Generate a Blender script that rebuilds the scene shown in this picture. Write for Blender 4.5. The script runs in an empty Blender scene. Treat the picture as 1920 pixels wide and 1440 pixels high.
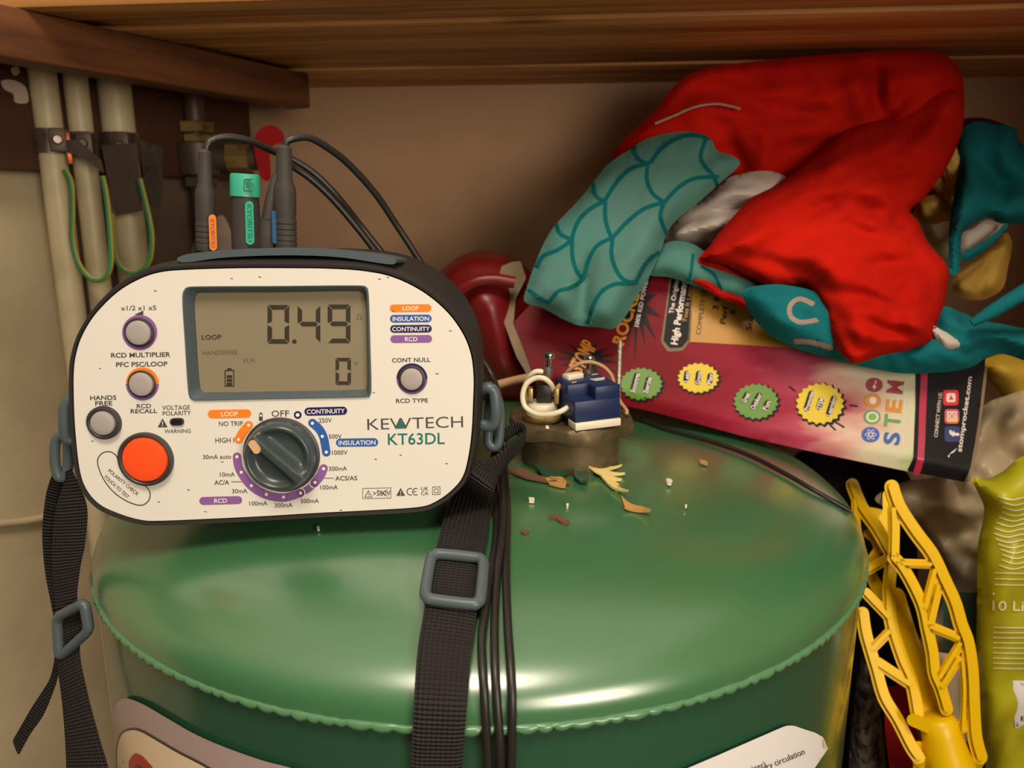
import bpy, bmesh, math, random
import numpy as np
from mathutils import Vector, Matrix, noise
from mathutils.geometry import delaunay_2d_cdt

sc = bpy.context.scene
COL = sc.collection
random.seed(7)
PI = math.pi

# ------------------------------------------------------------------ camera, world, lights, exposure
CZ = 0.5                                   # height of the lens above the cupboard floor
PITCH = math.radians(12.9)
FPX = 1450.0                               # focal length in pixels of the 1920 x 1440 frame
cam_d = bpy.data.cameras.new('camera')
cam = bpy.data.objects.new('camera', cam_d); COL.objects.link(cam)
cam.location = (0, 0, CZ); cam.rotation_euler = (PI/2 - PITCH, 0, 0)
cam_d.sensor_width = 36; cam_d.lens = FPX/1920*36
cam_d.clip_start = 0.01
cam_d.dof.use_dof = True; cam_d.dof.focus_distance = 0.36; cam_d.dof.aperture_fstop = 11
sc.camera = cam

sc.view_settings.view_transform = 'Standard'; sc.view_settings.look = 'None'
sc.view_settings.gamma = 1; sc.view_settings.use_curve_mapping = False
sc.view_settings.exposure = 0.0

w = bpy.data.worlds.new('room'); sc.world = w; w.use_nodes = True
_n = w.node_tree; _bg = _n.nodes['Background']
_tc = _n.nodes.new('ShaderNodeTexCoord'); _sx = _n.nodes.new('ShaderNodeSeparateXYZ'); _rp = _n.nodes.new('ShaderNodeValToRGB')
_e = _rp.color_ramp.elements                     # the room behind the camera: dim floor and walls, lamp-lit ceiling
_e[0].position = .10; _e[0].color = (.055, .044, .032, 1); _e[1].position = .80; _e[1].color = (.62, .52, .38, 1)
_q = _e.new(.45); _q.color = (.16, .13, .095, 1)
_n.links.new(_tc.outputs['Generated'], _sx.inputs[0]); _n.links.new(_sx.outputs['Z'], _rp.inputs['Fac']); _n.links.new(_rp.outputs['Color'], _bg.inputs[0])
_bg.inputs[1].default_value = 1.0

def area(name, loc, target, sx, sy, power, col):
    d = bpy.data.lights.new(name, 'AREA'); d.shape = 'RECTANGLE'; d.size = sx; d.size_y = sy
    d.energy = power; d.color = col
    o = bpy.data.objects.new(name, d); COL.objects.link(o); o.location = loc
    o.rotation_euler = (Vector(target) - Vector(loc)).to_track_quat('-Z', 'Y').to_euler()
    return o
area('room_ceiling_lamp', (-0.05, -0.30, CZ + 1.0), (-0.05, 0.40, CZ - 0.12), 0.5, 0.4, 13.0, (1.0, 0.86, 0.68))
area('room_side_lamp', (0.42, -0.52, CZ + 0.10), (-0.10, 0.42, CZ - 0.08), 0.40, 0.40, 6.4, (1.0, 0.86, 0.68))

# ------------------------------------------------------------------ pixel measurements to points in the place
CP, SP = math.cos(PITCH), math.sin(PITCH)
O = Vector((0, 0, CZ))
def ray(px, py):
    a = (px - 960)/FPX; u = (720 - py)/FPX
    return Vector((a, CP + u*SP, -SP + u*CP))
def at(px, py, Y):
    r = ray(px, py); return O + r*(Y/r.y)
def atz(px, py, z):
    r = ray(px, py); return O + r*((z - CZ)/r.z)
def onplane(px, py, p0, n):
    r = ray(px, py); return O + r*((p0 - O).dot(n)/r.dot(n))

# hot water cylinder
CX, CY, CR, ZS, DH, DN = -0.0172, 0.4712, 0.225, CZ - 0.1843, 0.044, 2.3
def _out(p):
    q = math.hypot(p.x - CX, p.y - CY)/CR
    if p.z < ZS: return q - 1
    return q**DN + ((p.z - ZS)/DH)**DN - 1
def surf(px, py, off=0.0):
    """point on the cylinder jacket seen at a measured place, lifted off along its normal"""
    r = ray(px, py)
    # stretch of the ray inside the upright cylinder
    A = r.x*r.x + r.y*r.y; B = -CX*r.x - CY*r.y; C = CX*CX + CY*CY - CR*CR
    D = max(B*B - A*C, 0)
    t0 = (-B - math.sqrt(D))/A; t1 = -B/A
    if _out(O + r*t0) > 1e-6:
        lo = t0
        for k in range(1, 61):
            hi = t0 + (t1 - t0)*1.9*k/60
            if _out(O + r*hi) < 0: break
            lo = hi
        for k in range(30):
            m = (lo + hi)/2
            if _out(O + r*m) < 0: hi = m
            else: lo = m
        t0 = hi
    p = O + r*t0
    d = Vector((p.x - CX, p.y - CY, 0)); q = d.length/CR; d.normalize()
    if p.z <= ZS: n = d
    else:
        n = d*(q**(DN-1)/CR) + Vector((0, 0, 1))*(((p.z - ZS)/DH)**(DN-1)/DH); n.normalize()
    return p + n*off
def dome_z(x, y):
    q = math.hypot(x - CX, y - CY)/CR
    return ZS + DH*max(0, 1 - q**DN)**(1/DN)

# ------------------------------------------------------------------ materials
def lin(c):
    if isinstance(c, str):
        c = tuple(int(c[i:i+2], 16)/255 for i in (0, 2, 4))
    return tuple(x/12.92 if x <= .04045 else ((x + .055)/1.055)**2.4 for x in c) + (1,)
def mat(name, col, rough=.5, metal=0, coat=0, spec=.5, bump=None, var=None, sheen=0, trans=0):
    """bump = (scale, strength, distance); var = (scale, second colour, low, high)"""
    m = bpy.data.materials.new(name); m.use_nodes = True
    nt = m.node_tree; b = nt.nodes['Principled BSDF']
    b.inputs['Base Color'].default_value = lin(col)
    b.inputs['Roughness'].default_value = rough; b.inputs['Metallic'].default_value = metal
    b.inputs['Coat Weight'].default_value = coat; b.inputs['Coat IOR'].default_value = 1.95 if coat == 1 else 1.5; b.inputs['Coat Roughness'].default_value = .27 if coat == 1 else .12
    b.inputs['Specular IOR Level'].default_value = spec
    b.inputs['Sheen Weight'].default_value = sheen
    b.inputs['Transmission Weight'].default_value = trans
    tc = nt.nodes.new('ShaderNodeTexCoord')
    if var:
        n = nt.nodes.new('ShaderNodeTexNoise'); n.inputs['Scale'].default_value = var[0]; n.inputs['Detail'].default_value = 5
        r = nt.nodes.new('ShaderNodeValToRGB')
        r.color_ramp.elements[0].position = var[2]; r.color_ramp.elements[1].position = var[3]
        r.color_ramp.elements[0].color = lin(col); r.color_ramp.elements[1].color = lin(var[1])
        nt.links.new(tc.outputs['Object'], n.inputs['Vector']); nt.links.new(n.outputs['Fac'], r.inputs['Fac'])
        nt.links.new(r.outputs['Color'], b.inputs['Base Color'])
    if bump:
        n = nt.nodes.new('ShaderNodeTexNoise'); n.inputs['Scale'].default_value = bump[0]; n.inputs['Detail'].default_value = 4
        bp = nt.nodes.new('ShaderNodeBump'); bp.inputs['Strength'].default_value = bump[1]; bp.inputs['Distance'].default_value = bump[2]
        nt.links.new(tc.outputs['Object'], n.inputs['Vector']); nt.links.new(n.outputs['Fac'], bp.inputs['Height'])
        nt.links.new(bp.outputs['Normal'], b.inputs['Normal'])
    return m
def mat_fabric(name, col, second=None, rot=0.6, rough=.95):
    m = mat(name, col, rough, spec=.08, sheen=.0)
    nt = m.node_tree; b = nt.nodes['Principled BSDF']; tc = nt.nodes.new('ShaderNodeTexCoord')
    mp = nt.nodes.new('ShaderNodeMapping'); mp.inputs['Rotation'].default_value = (0, rot, 0)
    wv = nt.nodes.new('ShaderNodeTexWave'); wv.inputs['Scale'].default_value = 260; wv.inputs['Distortion'].default_value = 3
    wv.inputs['Detail'].default_value = 2; wv.bands_direction = 'Z'
    ns = nt.nodes.new('ShaderNodeTexNoise'); ns.inputs['Scale'].default_value = 700; ns.inputs['Detail'].default_value = 3
    ad = nt.nodes.new('ShaderNodeMath'); ad.operation = 'ADD'
    bp = nt.nodes.new('ShaderNodeBump'); bp.inputs['Strength'].default_value = .35; bp.inputs['Distance'].default_value = .0006
    L = nt.links.new
    L(tc.outputs['Object'], mp.inputs['Vector']); L(mp.outputs['Vector'], wv.inputs['Vector']); L(tc.outputs['Object'], ns.inputs['Vector'])
    L(wv.outputs['Fac'], ad.inputs[0]); L(ns.outputs['Fac'], ad.inputs[1]); L(ad.outputs[0], bp.inputs['Height']); L(bp.outputs['Normal'], b.inputs['Normal'])
    n2 = nt.nodes.new('ShaderNodeTexNoise'); n2.inputs['Scale'].default_value = 18; n2.inputs['Detail'].default_value = 6
    r = nt.nodes.new('ShaderNodeValToRGB'); r.color_ramp.elements[0].position = .35; r.color_ramp.elements[1].position = .7
    r.color_ramp.elements[0].color = lin(col); r.color_ramp.elements[1].color = lin(second or col)
    L(tc.outputs['Object'], n2.inputs['Vector']); L(n2.outputs['Fac'], r.inputs['Fac']); L(r.outputs['Color'], b.inputs['Base Color'])
    return m
def mat_wood(name, dark, light, grain=(1.6, 38, 38)):
    m = mat(name, light, .55, spec=.35)
    nt = m.node_tree; b = nt.nodes['Principled BSDF']; tc = nt.nodes.new('ShaderNodeTexCoord'); L = nt.links.new
    mp = nt.nodes.new('ShaderNodeMapping'); mp.inputs['Scale'].default_value = grain
    n = nt.nodes.new('ShaderNodeTexNoise'); n.inputs['Scale'].default_value = 2.2; n.inputs['Detail'].default_value = 8; n.inputs['Distortion'].default_value = .6
    r = nt.nodes.new('ShaderNodeValToRGB')
    e = r.color_ramp.elements; e[0].position = .30; e[0].color = lin(dark); e[1].position = .72; e[1].color = lin(light)
    # knots
    mk = nt.nodes.new('ShaderNodeMapping'); mk.inputs['Scale'].default_value = (5.5, 17, 17)
    v = nt.nodes.new('ShaderNodeTexVoronoi'); v.inputs['Scale'].default_value = 1.0
    kr = nt.nodes.new('ShaderNodeValToRGB'); k = kr.color_ramp.elements; k[0].position = .05; k[0].color = (.22, .12, .06, 1); k[1].position = .16; k[1].color = (1, 1, 1, 1)
    mx = nt.nodes.new('ShaderNodeMix'); mx.data_type = 'RGBA'; mx.blend_type = 'MULTIPLY'; mx.inputs[0].default_value = .8
    L(tc.outputs['Object'], mp.inputs['Vector']); L(mp.outputs['Vector'], n.inputs['Vector']); L(n.outputs['Fac'], r.inputs['Fac'])
    L(tc.outputs['Object'], mk.inputs['Vector']); L(mk.outputs['Vector'], v.inputs['Vector']); L(v.outputs['Distance'], kr.inputs['Fac'])
    L(r.outputs['Color'], mx.inputs[6]); L(kr.outputs['Color'], mx.inputs[7]); L(mx.outputs[2], b.inputs['Base Color'])
    bp = nt.nodes.new('ShaderNodeBump'); bp.inputs['Strength'].default_value = .35; bp.inputs['Distance'].default_value = .0012
    L(n.outputs['Fac'], bp.inputs['Height']); L(bp.outputs['Normal'], b.inputs['Normal'])
    return m
def mat_webbing(name, col):
    m = mat(name, col, .85, spec=.2)
    nt = m.node_tree; b = nt.nodes['Principled BSDF']; L = nt.links.new
    uv = nt.nodes.new('ShaderNodeUVMap')
    mp = nt.nodes.new('ShaderNodeMapping'); mp.inputs['Scale'].default_value = (1, 1, 1)
    a = nt.nodes.new('ShaderNodeTexWave'); a.bands_direction = 'Y'; a.inputs['Scale'].default_value = 1; a.inputs['Distortion'].default_value = .8; a.inputs['Detail Scale'].default_value = 4
    c = nt.nodes.new('ShaderNodeTexWave'); c.bands_direction = 'X'; c.inputs['Scale'].default_value = 1; c.inputs['Distortion'].default_value = .6
    mp2 = nt.nodes.new('ShaderNodeMapping'); mp.inputs['Scale'].default_value = (0, 19, 0); mp2.inputs['Scale'].default_value = (20, 0, 0)
    mu = nt.nodes.new('ShaderNodeMath'); mu.operation = 'MULTIPLY_ADD'; mu.inputs[1].default_value = .35
    bp = nt.nodes.new('ShaderNodeBump'); bp.inputs['Strength'].default_value = 1.0; bp.inputs['Distance'].default_value = .0016
    L(uv.outputs[0], mp.inputs['Vector']); L(uv.outputs[0], mp2.inputs['Vector']); L(mp.outputs[0], a.inputs['Vector']); L(mp2.outputs[0], c.inputs['Vector'])
    L(c.outputs['Fac'], mu.inputs[0]); L(a.outputs['Fac'], mu.inputs[2]); L(mu.outputs[0], bp.inputs['Height']); L(bp.outputs['Normal'], b.inputs['Normal'])
    return m

M = {}
M['wall'] = mat('plaster_wall', 'bd9878', .9, bump=(60, .25, .002), var=(9, 'ae8a6c', .45, .75))
M['wall_side'] = mat('side_wall_plaster', 'bead8d', .85, bump=(50, .3, .002), var=(14, 'ae9d7f', .4, .7))
M['dark_panel'] = mat('dark_brown_panel', '75604e', .9, bump=(60, .4, .002), var=(16, '5c4a3c', .4, .7))
M['floor'] = mat('cupboard_floor', '5a4a3c', .9, bump=(40, .3, .002))
M['pine'] = mat_wood('pine_shelf_boards', '9a602e', 'dca464')
M['pine2'] = mat_wood('pine_batten', '4e2e1a', '77492b', (3, 40, 40))
M['brown_board'] = mat('brown_painted_board', '50301f', .6, bump=(90, .3, .001), var=(24, '4a2c1e', .4, .7))
M['chip'] = mat('chipped_paint', 'cdb7a8', .8)
M['cream_pipe'] = mat('cream_painted_pipe', 'd2c3a0', .45, bump=(120, .15, .001), var=(35, 'b7a684', .5, .8))
M['soil'] = mat('beige_soil_pipe', 'c9b795', .5, bump=(25, .1, .001), var=(16, 'bba987', .4, .8))
M['steel'] = mat('dull_steel', '8c8078', .4, .85, bump=(90, .25, .001), var=(60, '5d4a3c', .5, .7))
M['darksteel'] = mat('tarnished_metal', '5c5048', .5, .4, bump=(90, .3, .001), var=(50, '6e5c48', .45, .75))
M['brass'] = mat('brass', 'b59a62', .4, .7, var=(80, '7d6238', .5, .7))
M['copper'] = mat('copper', 'b0603a', .35, .9)
M['red_lever'] = mat('red_plastic_lever', 'b01518', .4)
M['green_wire'] = mat('green_earth_wire', '3d8a55', .45)
M['yellow_wire'] = mat('yellow_earth_stripe', 'c9b548', .45)
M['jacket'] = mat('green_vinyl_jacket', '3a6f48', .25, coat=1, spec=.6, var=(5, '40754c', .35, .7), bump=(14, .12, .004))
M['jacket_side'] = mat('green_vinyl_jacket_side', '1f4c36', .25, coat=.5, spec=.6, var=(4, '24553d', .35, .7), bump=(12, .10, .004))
M['piping'] = mat('green_welt_seam', '53815c', .28, coat=.4)
M['bronze'] = mat('oxidised_bronze', '5e5238', .5, .45, bump=(70, .4, .001), var=(45, '8a7460', .5, .75))
M['blue_plastic'] = mat('navy_blue_plastic', '1a2852', .4, spec=.4)
M['white_plastic'] = mat('white_plastic', 'e6dcc8', .4)
M['cream_cable'] = mat('cream_cable', 'e2d9bb', .45)
M['tan_cable'] = mat('tan_cable', 'b08968', .5)
M['chrome'] = mat('chrome', 'd8d4cc', .15, 1)
M['thread'] = mat('threaded_steel', 'b5aa9c', .35, .9, bump=(900, .8, .001))
M['black_plastic'] = mat('black_plastic', '1b1918', .4)
M['rubber'] = mat('dark_rubber_case', '2d2a29', .55, spec=.35, bump=(300, .08, .0005))
M['plate'] = mat('cream_white_panel', 'e6e1da', .42, spec=.4)
M['bezel'] = mat('blue_grey_bezel', '4d5a60', .4)
M['lcd'] = mat('lcd_glass', '8d836c', .2, spec=.5)
M['lcd_ink'] = mat('lcd_segment', '3a342c', .4)
M['lcd_faint'] = mat('lcd_faint_segment', '6e6553', .4)
M['grey_btn'] = mat('grey_button', 'aaa19f', .5)
M['orange_btn'] = mat('orange_red_button', 'ff5520', .45)
M['ring'] = mat('dark_button_ring', '393638', .45)
M['knob'] = mat('slate_grey_knob', '3c4749', .28, spec=.5)
M['pointer'] = mat('cream_pointer', 'd6ad87', .5)
M['slate'] = mat('slate_grey_plastic', '505c62', .38)
M['ink'] = mat('dark_grey_print', '4c4648', .5)
M['ink_o'] = mat('orange_print', 'fb8522', .5)
M['ink_b'] = mat('blue_print', '2e5fae', .5)
M['ink_n'] = mat('navy_print', '1b1a5c', .5)
M['ink_p'] = mat('purple_print', '8d5fa0', .5)
M['ink_t'] = mat('teal_print', '1d6f68', .5)
M['ink_w'] = mat('white_print', 'f3eee6', .5)
M['plug'] = mat('grey_black_rubber', '403c3a', .6, spec=.3, bump=(200, .1, .0005))
M['plug_teal'] = mat('teal_plastic', '3fae92', .45)
M['plug_orange'] = mat('orange_plastic', 'ea8a3c', .45)
M['plug_blue'] = mat('blue_plastic_tag', '2c5a86', .45)
M['teal_dark'] = mat('embossed_teal', '2b7f6c', .5)
M['orange_dark'] = mat('embossed_orange', 'b8632a', .5)
M['lead'] = mat('black_lead', '24211f', .4)
M['webbing'] = mat_webbing('black_webbing', '383434')
M['webbing2'] = mat_webbing('black_webbing_edge', '2a2828')
M['red_cloth'] = mat_fabric('red_towelling', 'bf1c0c', 'a8120a')
M['teal_cloth'] = mat_fabric('teal_towelling', '1a7078', '146269', -.4)
M['scale_cloth'] = mat_fabric('pale_teal_towelling', '567f77', '4a827b', .9)
M['scale_line'] = mat_fabric('dark_teal_print', '0f5f63', '0f5f63', .9)
M['white_cloth'] = mat_fabric('white_towelling', 'cbbfb8', 'b9aea6', .2)
M['pale_print'] = mat_fabric('pale_cloth_print', 'a08c80', '94827a', .2)
M['gold_cloth'] = mat_fabric('gold_cloth', 'd6ae58', 'b08a3c', .3)
M['maroon_cloth'] = mat_fabric('maroon_cloth', '4a1f26', '3d181f', .3)
M['red_plastic'] = mat('dark_red_plastic', '6b0c0f', .4, spec=.5)
M['maroon'] = mat('maroon_board', '8c1420', .4)
M['kraft'] = mat('grey_card', '86735c', .9, var=(30, '75634e', .4, .7))
M['box_black'] = mat('black_card', '141014', .5, spec=.2)
M['box_magenta'] = mat('magenta_stripe', 'b3264c', .35)
M['box_yellow'] = mat('yellow_panel', 'b8842c', .4)
M['badge_green'] = mat('badge_green', '5f8a30', .4)
M['badge_yellow'] = mat('badge_yellow', 'd9bd22', .4)
M['box_green'] = mat('box_end_green', '7fae4e', .35)
M['pr_white'] = mat('box_white_print', 'e8dcd6', .4)
M['pr_orange'] = mat('box_orange_print', 'd98a24', .4)
M['pr_maroon'] = mat('box_maroon_print', '9b1f35', .4)
M['pr_blue'] = mat('box_blue_print', '1f56b0', .4)
M['pr_green'] = mat('box_green_print', '5f9a4a', .4)
M['pr_red'] = mat('box_red_print', 'd8202a', .4)
M['pr_navy'] = mat('box_navy_print', '22326e', .4)
M['pr_pink'] = mat('box_pink_print', 'd05a70', .4)
M['yellow_plastic'] = mat('yellow_plastic', 'e8bd00', .35, spec=.45)
M['lime_bag'] = mat('lime_plastic_bag', 'b4b022', .35, spec=.5, bump=(22, .15, .004), var=(8, 'a6a41c', .4, .7))
M['lime_print'] = mat('pale_print', 'f2eab8', .4)
M['grey_bag'] = mat('grey_plastic_bag', 'd2bf9f', .4, spec=.5, bump=(28, .35, .004))
M['gap_shade'] = mat('gap_shade_black', '100d0b', .6, spec=.2)  # near-black that stands in for shade in the gap
M['olive'] = mat('olive_yellow_cloth', 'b8962a', .6)
M['dark_green'] = mat('dark_green_card', '3c5244', .6)
M['tan_card'] = mat('tan_card', 'd6c29a', .7)
M['red_card'] = mat('red_card', 'c21f26', .5)
M['rug'] = mat('speckled_rug', '8f8078', .95, bump=(160, 1.0, .004), var=(130, '3a302b', .45, .62))
M['paper'] = mat('white_paper', 'e9e6e8', .6)
M['sticker_grey'] = mat('grey_sticker_border', 'b09a96', .35)
M['sticker_cream'] = mat('cream_sticker', 'ecd3b2', .35)
M['sticker_dark'] = mat('dark_sticker_line', '4a4038', .35)
M['sticker_red'] = mat('red_sticker_mark', 'b8322c', .35)
M['foam'] = mat('yellow_foam', 'e6cf83', .9, bump=(200, .5, .001))
M['tan_foam'] = mat('tan_foam', 'b98a4a', .9)
M['rust'] = mat('rust_flake', '6a4a34', .9)
M['rag'] = mat('pale_plaster', 'c2aa9a', .9, bump=(60, .4, .003))

# printed box front: maroon burst fading to pink and cream, green at the end (its own print)
def mat_boxprint():
    m = mat('printed_box_front', '8c1420', .5, spec=.15)
    nt = m.node_tree; b = nt.nodes['Principled BSDF']; L = nt.links.new
    uv = nt.nodes.new('ShaderNodeUVMap')
    sx = nt.nodes.new('ShaderNodeSeparateXYZ')
    mp = nt.nodes.new('ShaderNodeMapping'); mp.inputs['Scale'].default_value = (3.0, 10, 1); mp.inputs['Rotation'].default_value = (0, 0, -.12)
    n = nt.nodes.new('ShaderNodeTexNoise'); n.inputs['Scale'].default_value = 1.4; n.inputs['Detail'].default_value = 4
    ma = nt.nodes.new('ShaderNodeMath'); ma.operation = 'MULTIPLY_ADD'; ma.inputs[1].default_value = .42
    sb = nt.nodes.new('ShaderNodeMath'); sb.operation = 'SUBTRACT'; sb.inputs[1].default_value = .21
    r = nt.nodes.new('ShaderNodeValToRGB'); e = r.color_ramp.elements
    e[0].position = 0; e[0].color = lin('680b16'); e[1].position = 1; e[1].color = lin('74a843')
    for p, c in ((.34, '7a0f1e'), (.50, '961f38'), (.63, 'b24a60'), (.72, 'd3a396'), (.78, 'd8ccb4'), (.86, 'cfd0ac'), (.93, '8fb55c')):
        q = e.new(p); q.color = lin(c)
    L(uv.outputs[0], sx.inputs[0]); L(uv.outputs[0], mp.inputs['Vector']); L(mp.outputs[0], n.inputs['Vector'])
    L(n.outputs['Fac'], ma.inputs[0]); L(sx.outputs[0], ma.inputs[2]); L(ma.outputs[0], sb.inputs[0]); L(sb.outputs[0], r.inputs['Fac'])
    L(r.outputs['Color'], b.inputs['Base Color'])
    return m
M['box_print'] = mat_boxprint()

# ------------------------------------------------------------------ geometry helpers
def poly_resample(P, step, closed=True, smooth=True):
    P = np.asarray(P, float); n = len(P)
    if smooth:
        out = []
        rng = range(n if closed else n - 1)
        for i in rng:
            if closed: p0, p1, p2, p3 = P[(i-1) % n], P[i], P[(i+1) % n], P[(i+2) % n]
            else: p0, p1, p2, p3 = P[max(i-1, 0)], P[i], P[i+1], P[min(i+2, n-1)]
            for t in np.linspace(0, 1, 12, endpoint=False):
                out.append(.5*((2*p1) + (-p0+p2)*t + (2*p0-5*p1+4*p2-p3)*t*t + (-p0+3*p1-3*p2+p3)*t**3))
        if not closed: out.append(P[-1])
        P = np.array(out)
    Q = np.vstack([P, P[:1]]) if closed else P
    s = np.r_[0, np.cumsum(np.linalg.norm(np.diff(Q, axis=0), axis=1))]
    m = max(int(round(s[-1]/step)), 4)
    tt = np.linspace(0, s[-1], m, endpoint=not closed) if closed else np.linspace(0, s[-1], m + 1)
    return np.stack([np.interp(tt, s, Q[:, k]) for k in range(Q.shape[1])], -1)
def seg_dist(P, A, B):
    """distance of points P to the segments A-B, with the index and the position along the nearest"""
    best = np.full(len(P), 1e9); bi = np.zeros(len(P), int); bt = np.zeros(len(P))
    for i, (a, b) in enumerate(zip(A, B)):
        d = b - a; L = max(d @ d, 1e-12)
        t = np.clip(((P - a) @ d)/L, 0, 1)
        q = np.linalg.norm(P - (a + t[:, None]*d), axis=1)
        m = q < best; best[m] = q[m]; bi[m] = i; bt[m] = t[m]
    return best, bi, bt
def inside(P, loop):
    P = np.asarray(P); r = np.zeros(len(P), bool); n = len(loop)
    x, y = P[:, 0], P[:, 1]
    for i in range(n):
        x1, y1 = loop[i]; x2, y2 = loop[(i+1) % n]
        if y1 == y2: continue
        c = ((y1 > y) != (y2 > y)) & (x < (x2-x1)*(y-y1)/(y2-y1) + x1)
        r ^= c
    return r
def fill2d(loops, step=None, extra=()):
    """triangles inside the first loop and outside the others; extra = constraint loops"""
    pts, edges = [], []
    for lp in list(loops) + list(extra):
        b = len(pts); n = len(lp)
        pts += [Vector((float(p[0]), float(p[1]))) for p in lp]
        edges += [(b+i, b+(i+1) % n) for i in range(n)]
    if step:
        L0 = np.array(loops[0]); lo, hi = L0.min(0), L0.max(0)
        g = []
        yy = np.arange(lo[1] + step*.5, hi[1], step*.866)
        for k, y in enumerate(yy):
            for x in np.arange(lo[0] + (step*.5 if k % 2 else 0), hi[0], step): g.append((x, y))
        if g:
            g = np.array(g); g = g[inside(g, L0)]
            if len(g):
                d, _, _ = seg_dist(g, L0, np.roll(L0, -1, 0)); g = g[d > step*.55]
            pts += [Vector((float(x), float(y))) for x, y in g]
    v, e, f, *_ = delaunay_2d_cdt(pts, edges, [], 0, 1e-5)
    V = np.array([(a.x, a.y) for a in v]); F = np.array([t for t in f if len(t) == 3])
    c = V[F].mean(1)
    k = inside(c, loops[0])
    for h in loops[1:]: k &= ~inside(c, h)
    F = F[k]
    # winding: counter-clockwise as seen with y downwards on the picture (faces towards the viewer)
    a = V[F[:, 1]] - V[F[:, 0]]; b2 = V[F[:, 2]] - V[F[:, 0]]
    cr = a[:, 0]*b2[:, 1] - a[:, 1]*b2[:, 0]
    F[cr > 0] = F[cr > 0][:, ::-1]
    return V, F

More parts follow.
